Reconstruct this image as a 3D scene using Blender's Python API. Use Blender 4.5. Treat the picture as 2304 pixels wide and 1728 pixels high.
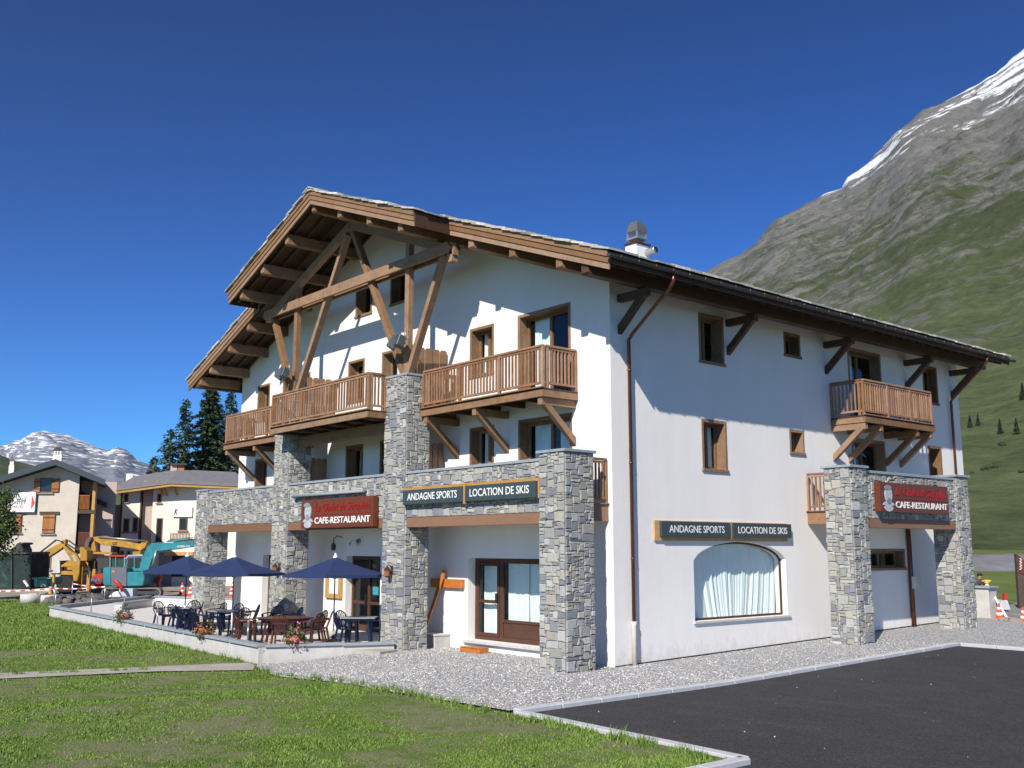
import bpy, bmesh, math, random
from mathutils import Vector, Matrix, noise
random.seed(7)
S = bpy.context.scene
COL = S.collection
for o in list(bpy.data.objects): bpy.data.objects.remove(o)
R = math.radians
# ------------------------------------------------------------------ camera, sky, sun, exposure
CAM = Vector((17.7576, -18.2976, 2.9)); YAW = 0.8693; PITCH = 0.16084; FPX = 2268.77
cd = bpy.data.cameras.new('camera'); cam = bpy.data.objects.new('camera', cd); COL.objects.link(cam)
cd.sensor_width = 36; cd.lens = FPX/2304*36; cd.clip_start = .1; cd.clip_end = 40000
cam.location = CAM; cam.rotation_euler = (math.pi/2+PITCH, 0, YAW)
S.camera = cam
SUN = Vector((.50, -1, .86)).normalized()
W = bpy.data.worlds.new('World'); S.world = W; W.use_nodes = True
wn = W.node_tree; bg = wn.nodes['Background']
sky = wn.nodes.new('ShaderNodeTexSky'); sky.sky_type = 'NISHITA'; sky.sun_disc = False
sky.sun_elevation = math.asin(SUN.z); sky.sun_rotation = math.atan2(SUN.x, SUN.y)
sky.altitude = 1900; sky.air_density = 1.0; sky.dust_density = .25; sky.ozone_density = 4.0
def wmix(a, c, mode):
    n = wn.nodes.new('ShaderNodeMix'); n.data_type = 'RGBA'; n.blend_type = mode; n.inputs[0].default_value = 1
    wn.links.new(a, n.inputs[6]); n.inputs[7].default_value = (*c, 1); return n.outputs[2]
gm = wn.nodes.new('ShaderNodeGamma'); gm.inputs[1].default_value = 1.8
wn.links.new(wmix(sky.outputs[0], (.5, .5, .5), 'MULTIPLY'), gm.inputs[0])
wn.links.new(wmix(gm.outputs[0], (.54, 1.20, 1.50), 'MULTIPLY'), bg.inputs[0]); bg.inputs[1].default_value = .056
sl = bpy.data.lights.new('sun', 'SUN'); sun = bpy.data.objects.new('sun', sl); COL.objects.link(sun)
sl.energy = 5.0; sl.angle = R(.5); sl.color = (1, .935, .83)
sun.rotation_euler = SUN.to_track_quat('Z', 'Y').to_euler(); sun.location = (0, 0, 60)
S.view_settings.view_transform = 'Standard'; S.view_settings.look = 'None'
S.view_settings.exposure = .42; S.view_settings.gamma = 1
S.render.engine = 'CYCLES'
# ------------------------------------------------------------------ materials
def mat(name): 
    m = bpy.data.materials.new(name); m.use_nodes = True
    return m, m.node_tree, m.node_tree.nodes['Principled BSDF']
def lnk(nt, a, b): nt.links.new(a, b)
def ramp(nt, fac, stops, interp='LINEAR'):
    r = nt.nodes.new('ShaderNodeValToRGB'); r.color_ramp.interpolation = interp
    e = r.color_ramp.elements
    while len(e) < len(stops): e.new(.5)
    for i, (p, c) in enumerate(stops):
        e[i].position = p; e[i].color = (c[0], c[1], c[2], 1) if len(c) == 3 else c
    lnk(nt, fac, r.inputs[0]); return r.outputs[0]
def noi(nt, scale, detail=4, rough=.6, vec=None, dist=0):
    n = nt.nodes.new('ShaderNodeTexNoise'); n.inputs['Scale'].default_value = scale
    n.inputs['Detail'].default_value = detail; n.inputs['Roughness'].default_value = rough
    n.inputs['Distortion'].default_value = dist
    if vec is not None: lnk(nt, vec, n.inputs['Vector'])
    return n.outputs['Fac']
def pos(nt, scale=(1, 1, 1)):
    g = nt.nodes.new('ShaderNodeNewGeometry'); m = nt.nodes.new('ShaderNodeMapping')
    m.inputs['Scale'].default_value = scale; lnk(nt, g.outputs['Position'], m.inputs['Vector']); return m.outputs[0]
def objc(nt, scale=(1, 1, 1)):
    g = nt.nodes.new('ShaderNodeTexCoord'); m = nt.nodes.new('ShaderNodeMapping')
    m.inputs['Scale'].default_value = scale; lnk(nt, g.outputs['Object'], m.inputs['Vector']); return m.outputs[0]
def bump(nt, b, h, strength=.3, dist=.02):
    n = nt.nodes.new('ShaderNodeBump'); n.inputs['Strength'].default_value = strength
    n.inputs['Distance'].default_value = dist; lnk(nt, h, n.inputs['Height']); lnk(nt, n.outputs[0], b.inputs['Normal'])
def mth(nt, op, a, b=None, c=None, clamp=False):
    n = nt.nodes.new('ShaderNodeMath'); n.operation = op; n.use_clamp = clamp
    for i, v in enumerate((a, b, c)):
        if v is None: continue
        if isinstance(v, (int, float)): n.inputs[i].default_value = v
        else: lnk(nt, v, n.inputs[i])
    return n.outputs[0]
def mixc(nt, f, a, b, mode='MIX'):
    n = nt.nodes.new('ShaderNodeMix'); n.data_type = 'RGBA'; n.blend_type = mode
    if isinstance(f, (int, float)): n.inputs[0].default_value = f
    else: lnk(nt, f, n.inputs[0])
    for i, v in ((6, a), (7, b)):
        if isinstance(v, tuple): n.inputs[i].default_value = (v[0], v[1], v[2], 1)
        else: lnk(nt, v, n.inputs[i])
    return n.outputs[2]
def plain(name, c, rough=.6, var=.12, nscale=6, metal=0, bmp=0, bscale=60, bdist=.004, spec=.4, stretch=(1, 1, 1)):
    m, nt, b = mat(name)
    f = noi(nt, nscale, 5, .65, pos(nt, stretch))
    lo = tuple(x*(1-var) for x in c); hi = tuple(min(1, x*(1+var)) for x in c)
    lnk(nt, ramp(nt, f, [(.3, lo), (.7, hi)]), b.inputs['Base Color'])
    b.inputs['Roughness'].default_value = rough; b.inputs['Metallic'].default_value = metal
    b.inputs['Specular IOR Level'].default_value = spec
    if bmp: bump(nt, b, noi(nt, bscale, 3, .6, pos(nt)), bmp, bdist)
    return m
M = {}
def render_mat():
    m, nt, b = mat('white_render'); p = pos(nt)
    cl = noi(nt, .5, 5, .6, p); spl = noi(nt, 5, 6, .75, pos(nt, (1, 1, .5))); streak = noi(nt, 1.6, 5, .7, pos(nt, (1.6, 1.6, .12)))
    base = ramp(nt, mth(nt, 'ADD', mth(nt, 'MULTIPLY', cl, .6), mth(nt, 'MULTIPLY', streak, .4)), [(.35, (.755, .728, .70)), (.62, (.81, .785, .757))])
    g = nt.nodes.new('ShaderNodeNewGeometry'); sp = nt.nodes.new('ShaderNodeSeparateXYZ'); lnk(nt, g.outputs['Position'], sp.inputs[0])
    low = mth(nt, 'SUBTRACT', 1, mth(nt, 'DIVIDE', sp.outputs[2], .75, clamp=True), clamp=True)
    d = ramp(nt, mth(nt, 'ADD', mth(nt, 'MULTIPLY', low, .35), spl), [(.62, (0, 0, 0)), (.9, (1, 1, 1))])
    lnk(nt, mixc(nt, mth(nt, 'MULTIPLY', d, .45), base, (.50, .47, .42)), b.inputs['Base Color'])
    b.inputs['Roughness'].default_value = .9; b.inputs['Specular IOR Level'].default_value = .15
    bump(nt, b, mth(nt, 'ADD', noi(nt, 28, 3, .6, p), mth(nt, 'MULTIPLY', noi(nt, 3, 3, .6, p), 1.5)), .5, .008); return m
M['render'] = render_mat()
M['cream'] = plain('cream_render', (.52, .47, .40), .9, .08, 1.2, bmp=.4, bscale=10, bdist=.01, spec=.1)
M['cream2'] = plain('pale_render', (.80, .73, .61), .9, .05, 1, bmp=.3, bscale=10, bdist=.01, spec=.1)
M['pinkr'] = plain('pink_render', (.46, .36, .31), .9, .04, 1, spec=.1)
def wood(name, c, var=.28):
    m, nt, b = mat(name)
    v = pos(nt, (1, 1, 1))
    f = noi(nt, 2.2, 6, .7, v, 1.0); g = noi(nt, 38, 3, .6, pos(nt, (1, 1, .25)))
    s = mth(nt, 'ADD', mth(nt, 'MULTIPLY', f, .6), mth(nt, 'MULTIPLY', g, .4))
    lo = tuple(x*(1-var) for x in c); hi = tuple(x*(1+var) for x in c)
    oi = nt.nodes.new('ShaderNodeObjectInfo'); hsv = nt.nodes.new('ShaderNodeHueSaturation')
    lnk(nt, ramp(nt, s, [(.35, lo), (.62, hi)]), hsv.inputs['Color'])
    lnk(nt, mth(nt, 'ADD', mth(nt, 'MULTIPLY', oi.outputs['Random'], .42), .78), hsv.inputs['Value']); lnk(nt, mth(nt, 'ADD', mth(nt, 'MULTIPLY', oi.outputs['Random'], -.25), 1.05), hsv.inputs['Saturation'])
    lnk(nt, hsv.outputs[0], b.inputs['Base Color'])
    b.inputs['Roughness'].default_value = .62; b.inputs['Specular IOR Level'].default_value = .3
    bump(nt, b, g, .25, .004); return m
M['wood'] = wood('stained_timber', (.245, .135, .066))
M['woodrail'] = wood('railing_timber', (.27, .138, .068))
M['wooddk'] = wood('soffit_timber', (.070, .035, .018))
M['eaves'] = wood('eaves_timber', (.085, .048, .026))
M['frame'] = wood('window_timber', (.215, .12, .058))
M['door'] = wood('shop_door_timber', (.085, .036, .021), .15)
M['fascia'] = wood('fascia_timber', (.255, .142, .070), .2)
M['beamp'] = wood('painted_beam', (.235, .125, .07), .1)
M['backing'] = wood('sign_backing', (.50, .28, .09), .15)
M['orange'] = plain('varnished_pine', (.46, .15, .03), .45, .25, 9)
M['shutter'] = wood('shutter_pine', (.33, .115, .018), .2)
M['signbrown'] = plain('sign_brown', (.135, .035, .016), .45, .12, 3)
M['signdark'] = plain('sign_slate_paint', (.040, .062, .070), .5, .08, 3)
M['white'] = plain('white_paint', (.80, .80, .78), .5, .02)
M['red'] = plain('red_paint', (.36, .008, .010), .45, .1)
M['black'] = plain('black_rubber', (.015, .015, .017), .6, .3)
M['coping'] = plain('slate_coping', (.27, .30, .33), .75, .1, 5, bmp=.2, bscale=30)
M['mortar'] = plain('mortar', (.20, .19, .17), .95, .2, 20, bmp=.3)
M['concrete'] = plain('concrete', (.50, .485, .46), .9, .12, 2.5, bmp=.3, bscale=25)
M['paving'] = plain('pale_paving', (.60, .575, .54), .85, .07, 2, bmp=.15, bscale=25)
M['copper'] = plain('brown_copper', (.17, .075, .05), .35, .25, 5, metal=.75)
M['pvc'] = plain('cream_pipe', (.66, .60, .52), .45, .03)
M['zinc'] = plain('zinc_metal', (.20, .21, .215), .45, .12, 9, metal=.6)
M['steel'] = plain('galvanised_steel', (.50, .51, .52), .35, .08, 9, metal=.8)
M['darkmetal'] = plain('dark_metal', (.045, .045, .05), .5, .2)
M['navy'] = plain('navy_canvas', (.015, .030, .100), .85, .12, 3, bmp=.2, bscale=150, bdist=.002)
M['resin'] = plain('navy_resin', (.006, .011, .040), .32, .1, spec=.5)
M['tabletop'] = plain('grey_table', (.30, .33, .34), .3, .06)
M['brownresin'] = plain('brown_resin', (.085, .024, .012), .35, .15, spec=.5)
M['curtain'] = plain('white_curtain', (.78, .84, .83), .9, .03, 3)
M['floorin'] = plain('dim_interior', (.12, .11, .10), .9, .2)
M['yellow'] = plain('yellow_machine_paint', (.40, .22, .028), .5, .35, 2)
M['teal'] = plain('teal_machine_paint', (.03, .21, .24), .4, .28, 2)
M['greyp'] = plain('grey_machine_paint', (.13, .14, .17), .4, .1, 3)
M['redm'] = plain('red_machine_paint', (.48, .03, .018), .4, .12, 3)
M['lime'] = plain('lime_vest', (.35, .75, .03), .8, .05)
M['mint'] = plain('green_box_paint', (.20, .36, .26), .5, .1)
M['slateroof'] = plain('grey_roof_boards', (.17, .165, .175), .8, .3, 2.5, stretch=(1, 1, 9))
M['metalroof'] = plain('blue_grey_roof', (.030, .045, .058), .55, .08, 3)
M['terracotta'] = plain('terracotta', (.40, .12, .05), .8, .15)
M['skin'] = plain('skin', (.45, .25, .17), .6, .05)
M['hair'] = plain('dark_hair', (.02, .013, .01), .7, .2)
M['bark'] = plain('bark', (.075, .055, .04), .9, .3, 8)
M['stone2'] = plain('grey_masonry', (.25, .235, .21), .95, .35, 2.5, bmp=.6, bscale=5, bdist=.05)
def tape_mat():
    m, nt, b = mat('warning_tape')
    w = nt.nodes.new('ShaderNodeTexWave'); w.wave_type = 'BANDS'; w.bands_direction = 'X'; w.inputs['Scale'].default_value = .62
    lnk(nt, objc(nt), w.inputs['Vector'])
    lnk(nt, ramp(nt, w.outputs['Color'], [(.5, (.5, .01, .01)), (.52, (.8, .8, .8))], 'CONSTANT'), b.inputs['Base Color']); return m
M['tape'] = tape_mat()
def stone_mat():
    m, nt, b = mat('rubble_stone')
    a = nt.nodes.new('ShaderNodeVertexColor'); a.layer_name = 'Col'
    n = noi(nt, 11, 6, .7, pos(nt)); n2 = noi(nt, 45, 3, .6, pos(nt))
    sh = ramp(nt, n, [(.25, (.68, .68, .70)), (.5, (1, 1, 1)), (.75, (1.0, .97, .92))])
    lnk(nt, mixc(nt, 1, a.outputs[0], sh, 'MULTIPLY'), b.inputs['Base Color'])
    b.inputs['Roughness'].default_value = .85; b.inputs['Specular IOR Level'].default_value = .25
    bump(nt, b, mth(nt, 'ADD', n, mth(nt, 'MULTIPLY', n2, .4)), .7, .02); return m
M['stone'] = stone_mat()
def slab_mat():
    m, nt, b = mat('stone_slate')
    a = nt.nodes.new('ShaderNodeVertexColor'); a.layer_name = 'Col'
    n = noi(nt, 7, 6, .7, pos(nt))
    sh = ramp(nt, n, [(.3, (.6, .6, .6)), (.6, (1, 1, 1))])
    lnk(nt, mixc(nt, 1, a.outputs[0], sh, 'MULTIPLY'), b.inputs['Base Color'])
    b.inputs['Roughness'].default_value = .9; bump(nt, b, n, .6, .02); return m
M['slab'] = slab_mat()
def glass_mat(name='window_glass', tint=(.95, .985, .98), refl=.03):
    m = bpy.data.materials.new(name); m.use_nodes = True; nt = m.node_tree; nt.nodes.clear()
    o = nt.nodes.new('ShaderNodeOutputMaterial'); t = nt.nodes.new('ShaderNodeBsdfTransparent'); t.inputs[0].default_value = (*tint, 1)
    g = nt.nodes.new('ShaderNodeBsdfGlossy'); g.inputs['Roughness'].default_value = .03; g.inputs[0].default_value = (.9, .95, 1, 1)
    ge = nt.nodes.new('ShaderNodeNewGeometry'); dt = nt.nodes.new('ShaderNodeVectorMath'); dt.operation = 'DOT_PRODUCT'
    lnk(nt, ge.outputs['Incoming'], dt.inputs[0]); lnk(nt, ge.outputs['Normal'], dt.inputs[1])
    fz = mth(nt, 'POWER', mth(nt, 'SUBTRACT', 1, mth(nt, 'ABSOLUTE', dt.outputs['Value'])), 5)
    mx = nt.nodes.new('ShaderNodeMixShader')
    lnk(nt, mth(nt, 'ADD', mth(nt, 'MULTIPLY', fz, .9), refl, clamp=True), mx.inputs[0]); lnk(nt, t.outputs[0], mx.inputs[1]); lnk(nt, g.outputs[0], mx.inputs[2])
    lnk(nt, mx.outputs[0], o.inputs[0]); return m
M['glass'] = glass_mat()
M['cabglass'] = glass_mat('cab_glass', (.45, .55, .55), .15)
def leaf_mat(name, c1, c2, scale=.6, trans=.25):
    m, nt, b = mat(name)
    f = noi(nt, scale, 4, .7, pos(nt)); g = nt.nodes.new('ShaderNodeNewGeometry')
    s = mth(nt, 'ADD', mth(nt, 'MULTIPLY', f, .6), mth(nt, 'MULTIPLY', g.outputs['Random Per Island'], .4))
    lnk(nt, ramp(nt, s, [(.3, c1), (.7, c2)]), b.inputs['Base Color']); b.inputs['Roughness'].default_value = .6
    b.inputs['Specular IOR Level'].default_value = .2
    try: b.inputs['Transmission Weight'].default_value = 0
    except Exception: pass
    return m
M['needle'] = leaf_mat('conifer_needles', (.028, .058, .030), (.085, .125, .058), .5)
M['leaf'] = leaf_mat('tree_leaves', (.03, .055, .015), (.10, .13, .045), .9)
M['plant'] = leaf_mat('basket_leaves', (.04, .08, .015), (.13, .19, .04), 6)
M['plantdk'] = leaf_mat('olive_leaves', (.045, .05, .02), (.12, .13, .045), 6)
M['petalp'] = plain('purple_petals', (.17, .09, .33), .7, .2)
M['petalk'] = plain('pink_petals', (.62, .15, .30), .7, .2)
M['petalo'] = plain('orange_petals', (.65, .20, .06), .7, .2)
def netting():
    m, nt, b = mat('dark_green_netting')
    n = noi(nt, .9, 5, .7, pos(nt), .8)
    lnk(nt, ramp(nt, n, [(.42, (.006, .016, .016)), (.6, (.012, .034, .03)), (.72, (.05, .13, .09))]), b.inputs['Base Color']); b.inputs['Roughness'].default_value = .8
    return m
M['net'] = netting()
# ------------------------------------------------------------------ mesh builder
WP = {}
class MB:
    def __init__(s): s.v = []; s.f = []; s.c = []; s.cur = None; s.smooth = []
    def _f(s, idx, sm=False): s.f.append(idx); s.c.append(s.cur); s.smooth.append(sm)
    def box(s, x0, x1, y0, y1, z0, z1):
        n = len(s.v); s.v += [(x, y, z) for x in (x0, x1) for y in (y0, y1) for z in (z0, z1)]
        for q in ((0, 1, 3, 2), (4, 6, 7, 5), (0, 4, 5, 1), (2, 3, 7, 6), (0, 2, 6, 4), (1, 5, 7, 3)): s._f([n+i for i in q])
        return s
    def beam(s, p, q, w, h, up=(0, 0, 1), w2=None, h2=None):
        p = Vector(p); q = Vector(q); d = (q-p).normalized(); up = Vector(up)
        if abs(d.dot(up)) > .98: up = Vector((0, 1, 0))
        r = d.cross(up).normalized(); u = r.cross(d).normalized(); n = len(s.v)
        w2 = w2 or w; h2 = h2 or h
        for c, ww, hh in ((p, w, h), (q, w2, h2)):
            for a, b in ((-1, -1), (1, -1), (1, 1), (-1, 1)): s.v.append(tuple(c+r*a*ww/2+u*b*hh/2))
        for k in range(4): s._f([n+k, n+(k+1) % 4, n+4+(k+1) % 4, n+4+k])
        s._f([n+3, n+2, n+1, n]); s._f([n+4, n+5, n+6, n+7]); return s
    def tube(s, pts, r, seg=10, caps=True):
        pts = [Vector(p) for p in pts]; n0 = len(s.v); rr = r if isinstance(r, (list, tuple)) else [r]*len(pts)
        pu = None
        for i, p in enumerate(pts):
            d = (pts[min(i+1, len(pts)-1)]-pts[max(i-1, 0)]).normalized()
            if pu is None: pu = Vector((0, 0, 1)) if abs(d.z) < .9 else Vector((1, 0, 0))
            a = d.cross(pu).normalized(); b = a.cross(d).normalized(); pu = b
            for k in range(seg):
                t = 2*math.pi*k/seg; s.v.append(tuple(p+(a*math.cos(t)+b*math.sin(t))*rr[i]))
        for i in range(len(pts)-1):
            for k in range(seg):
                s._f([n0+i*seg+k, n0+(i+1)*seg+k, n0+(i+1)*seg+(k+1) % seg, n0+i*seg+(k+1) % seg], True)
        if caps:
            s._f([n0+k for k in range(seg)]); m = n0+(len(pts)-1)*seg; s._f([m+k for k in range(seg)][::-1])
        return s
    def lathe(s, c, prof, seg=20, smooth=True, rot=0):
        n0 = len(s.v)
        for r, z in prof:
            for k in range(seg):
                t = 2*math.pi*k/seg+rot; s.v.append((c[0]+r*math.cos(t), c[1]+r*math.sin(t), c[2]+z))
        for i in range(len(prof)-1):
            for k in range(seg): s._f([n0+i*seg+k, n0+i*seg+(k+1) % seg, n0+(i+1)*seg+(k+1) % seg, n0+(i+1)*seg+k], smooth)
        s._f([n0+k for k in range(seg)][::-1]); m = n0+(len(prof)-1)*seg; s._f([m+k for k in range(seg)]); return s
    def prism(s, poly, axis, a0, a1):
        # poly of 2-D points in the plane perpendicular to axis; (x,z) for 'y', (y,z) for 'x', (x,y) for 'z'
        n = len(s.v); k = len(poly)
        def mk(p, a): return {'y': (p[0], a, p[1]), 'x': (a, p[0], p[1]), 'z': (p[0], p[1], a)}[axis]
        for a in (a0, a1): s.v += [mk(p, a) for p in poly]
        s._f(list(range(n, n+k))); s._f(list(range(n+k, n+2*k))[::-1])
        for i in range(k): s._f([n+i, n+k+i, n+k+(i+1) % k, n+(i+1) % k][::-1])
        return s
    def quad(s, *p, sm=False):
        n = len(s.v); s.v += [tuple(q) for q in p]; s._f(list(range(n, n+len(p))), sm); return s
    def mesh(s, me, mtx):
        n = len(s.v); s.v += [tuple(mtx @ v.co) for v in me.vertices]
        for p in me.polygons: s._f([n+i for i in p.vertices])
        return s
    def blob(s, c, r, seg=14, rings=9, sc=(1, 1, 1), jit=0):
        n0 = len(s.v)
        for i in range(rings+1):
            ph = math.pi*i/rings
            for k in range(seg):
                t = 2*math.pi*k/seg; j = 1+jit*(random.random()-.5)
                s.v.append((c[0]+r*sc[0]*math.sin(ph)*math.cos(t)*j, c[1]+r*sc[1]*math.sin(ph)*math.sin(t)*j, c[2]+r*sc[2]*math.cos(ph)*j))
        for i in range(rings):
            for k in range(seg): s._f([n0+i*seg+k, n0+(i+1)*seg+k, n0+(i+1)*seg+(k+1) % seg, n0+i*seg+(k+1) % seg], True)
        return s
    def build(s, name, m, parent=None, bevel=0, fix=True, origin=None):
        xs = [v[0] for v in s.v]; ys = [v[1] for v in s.v]; zs = [v[2] for v in s.v]
        c = Vector(((min(xs)+max(xs))/2, (min(ys)+max(ys))/2, min(zs))) if origin is None else Vector(origin)
        me = bpy.data.meshes.new(name); me.from_pydata([(x-c.x, y-c.y, z-c.z) for x, y, z in s.v], [], s.f)
        if any(s.smooth): me.polygons.foreach_set('use_smooth', s.smooth)
        if any(x is not None for x in s.c):
            ca = me.color_attributes.new('Col', 'FLOAT_COLOR', 'CORNER'); buf = []
            for p, col in zip(me.polygons, s.c): buf += list((*(col or (.3, .3, .3)), 1))*p.loop_total
            ca.data.foreach_set('color', buf)
        if fix:
            bm = bmesh.new(); bm.from_mesh(me); bmesh.ops.recalc_face_normals(bm, faces=bm.faces); bm.to_mesh(me); bm.free()
        if isinstance(m, str): m = M[m]
        me.materials.append(m)
        o = bpy.data.objects.new(name, me); COL.objects.link(o)
        if bevel:
            md = o.modifiers.new('bevel', 'BEVEL'); md.width = bevel; md.segments = 1; md.limit_method = 'ANGLE'
        if parent is not None:
            o.parent = parent; o.location = c-WP[parent.name]
        else: o.location = c
        WP[o.name] = c; return o
RT = Vector((math.cos(YAW), math.sin(YAW), 0)); FW = Vector((-math.sin(YAW), math.cos(YAW), 0))
def cw(u, d, z): return Vector((CAM.x, CAM.y, 0))+RT*u+FW*d+Vector((0, 0, z))      # street-grid frame seen from the photographer
def thing(name, label, cat, loc=(0, 0, 0), group=None, frame='w'):
    o = bpy.data.objects.new(name, None); COL.objects.link(o); o.empty_display_size = .2
    WP[o.name] = Vector(loc)
    if frame == 'c': o.location = cw(*loc); o.rotation_euler = (0, 0, YAW)
    else: o.location = loc
    o['label'] = label; o['category'] = cat
    if group: o['group'] = group
    return o
def tag(o, label, cat, group=None, frame='w'):
    o['label'] = label; o['category'] = cat
    if group: o['group'] = group
    if frame == 'c': o.location = cw(*WP[o.name]); o.rotation_euler = (0, 0, YAW)
    return o
def struct(o, kind='structure'): o['kind'] = kind; return o
def copy_tree(o, parent=None):
    c = o.copy(); COL.objects.link(c)
    if parent is not None: c.parent = parent
    for ch in list(o.children): copy_tree(ch, c)
    return c
def UZ(px, py, d):      # a sight line of the survey, met with the vertical plane d metres ahead
    Y = -(py-864); h = FPX*math.cos(PITCH)-Y*math.sin(PITCH); v = FPX*math.sin(PITCH)+Y*math.cos(PITCH)
    return ((px-1152)/h*d, 2.9+v/h*d)
def text(mb, s, o, xd, zd, w, h, ext=.012, shear=0, off=0):
    cu = bpy.data.curves.new('t', 'FONT'); cu.body = s; cu.size = 1; cu.extrude = 0; cu.shear = shear; cu.offset = off
    cu.resolution_u = 3
    ob = bpy.data.objects.new('t', cu); COL.objects.link(ob)
    dg = bpy.context.evaluated_depsgraph_get(); me = bpy.data.meshes.new_from_object(ob.evaluated_get(dg))
    bpy.data.objects.remove(ob)
    xs = [v.co.x for v in me.vertices]; ys = [v.co.y for v in me.vertices]
    sx = w/(max(xs)-min(xs)); sy = h/(max(ys)-min(ys)); xd = Vector(xd); zd = Vector(zd); nd = xd.cross(zd).normalized()
    o = Vector(o)
    n = len(mb.v); bm = bmesh.new(); bm.from_mesh(me)
    r = bmesh.ops.extrude_face_region(bm, geom=bm.faces[:]); 
    ev = [g for g in r['geom'] if isinstance(g, bmesh.types.BMVert)]; evs = set(ev)
    bm.verts.index_update()
    for v in bm.verts:
        p = o+xd*(v.co.x-min(xs))*sx+zd*(v.co.y-min(ys))*sy+nd*(ext if v in evs else 0)
        mb.v.append(tuple(p))
    for f in bm.faces: mb._f([n+v.index for v in f.verts])
    bm.free(); bpy.data.meshes.remove(me)
# ------------------------------------------------------------------ terrain
def ss(t): t = max(0, min(1, t)); return t*t*(3-2*t)
def G(x, y):
    a = .02*max(0, min(16, y))*ss((x+22)/4)
    b = -.2*max(ss((-x-1)/5)*ss((-y-2.2)/2.5), ss((-x-22)/4))
    return a+b
def sheet(name, poly, dz, m, step=1.0, wob=0, kind='structure', skirt=0):
    bm = bmesh.new(); vs = [bm.verts.new((x, y, 0)) for x, y in poly]; bm.faces.new(vs)
    x0 = min(p[0] for p in poly); x1 = max(p[0] for p in poly); y0 = min(p[1] for p in poly); y1 = max(p[1] for p in poly)
    x = x0+step
    while x < x1:
        bmesh.ops.bisect_plane(bm, geom=bm.verts[:]+bm.edges[:]+bm.faces[:], plane_co=(x, 0, 0), plane_no=(1, 0, 0)); x += step
    y = y0+step
    while y < y1:
        bmesh.ops.bisect_plane(bm, geom=bm.verts[:]+bm.edges[:]+bm.faces[:], plane_co=(0, y, 0), plane_no=(0, 1, 0)); y += step
    for v in bm.verts:
        v.co.z = G(v.co.x, v.co.y)+dz+(wob*noise.noise((v.co.x*.9, v.co.y*.9, 3)) if wob else 0)
    bmesh.ops.recalc_face_normals(bm, faces=bm.faces)
    if bm.faces[:] and sum(f.normal.z for f in bm.faces) < 0: bmesh.ops.reverse_faces(bm, faces=bm.faces)
    me = bpy.data.meshes.new(name); bm.to_mesh(me); bm.free(); me.materials.append(M[m] if isinstance(m, str) else m)
    o = bpy.data.objects.new(name, me); COL.objects.link(o); o['kind'] = kind; return o
def grass_mat():
    m, nt, b = mat('meadow_grass'); p = pos(nt)
    big = noi(nt, .35, 5, .65, p); med = noi(nt, 2.2, 5, .7, p); fine = noi(nt, 30, 4, .7, p)
    g1 = ramp(nt, fine, [(.3, (.055, .10, .018)), (.7, (.16, .24, .05))])
    dirt = ramp(nt, fine, [(.3, (.17, .145, .10)), (.7, (.32, .28, .205))])
    mask = ramp(nt, mth(nt, 'ADD', mth(nt, 'MULTIPLY', big, .45), mth(nt, 'MULTIPLY', med, .55)), [(.45, (0, 0, 0)), (.54, (1, 1, 1))])
    lnk(nt, mixc(nt, mth(nt, 'MULTIPLY', mask, .62), g1, dirt), b.inputs['Base Color'])
    b.inputs['Roughness'].default_value = .9; b.inputs['Specular IOR Level'].default_value = .1
    bump(nt, b, fine, .8, .05); return m
M['grass'] = grass_mat()
def far_meadow():
    m, nt, b = mat('valley_meadow'); p = pos(nt)
    a = noi(nt, .02, 5, .6, p); c = noi(nt, .3, 5, .7, p)
    s = mth(nt, 'ADD', mth(nt, 'MULTIPLY', a, .5), mth(nt, 'MULTIPLY', c, .5))
    lnk(nt, ramp(nt, s, [(.35, (.08, .115, .03)), (.65, (.16, .19, .065))]), b.inputs['Base Color'])
    b.inputs['Roughness'].default_value = .95; b.inputs['Specular IOR Level'].default_value = .1; return m
M['meadow'] = far_meadow()
def gravel_mat(name='gravel', base=1.22, sc=32):
    m, nt, b = mat(name); p = pos(nt)
    v = nt.nodes.new('ShaderNodeTexVoronoi'); v.inputs['Scale'].default_value = sc; lnk(nt, p, v.inputs['Vector'])
    sep = nt.nodes.new('ShaderNodeSeparateColor'); lnk(nt, v.outputs['Color'], sep.inputs[0])
    k = [(.0, (.16, .165, .18)), (.35, (.34, .35, .37)), (.7, (.50, .50, .50)), (.9, (.66, .64, .60)), (1, (.80, .78, .74))]
    k = [(q, tuple(x*base for x in c)) for q, c in k]
    col = ramp(nt, sep.outputs[0], k)
    dark = ramp(nt, v.outputs['Distance'], [(.35, (1, 1, 1)), (.75, (.35, .35, .35))])
    lnk(nt, mixc(nt, 1, col, dark, 'MULTIPLY'), b.inputs['Base Color']); b.inputs['Roughness'].default_value = .9
    n = nt.nodes.new('ShaderNodeBump'); n.invert = True; n.inputs['Strength'].default_value = .9; n.inputs['Distance'].default_value = .03
    lnk(nt, v.outputs['Distance'], n.inputs['Height']); lnk(nt, n.outputs[0], b.inputs['Normal']); return m
M['gravel'] = gravel_mat()
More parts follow.
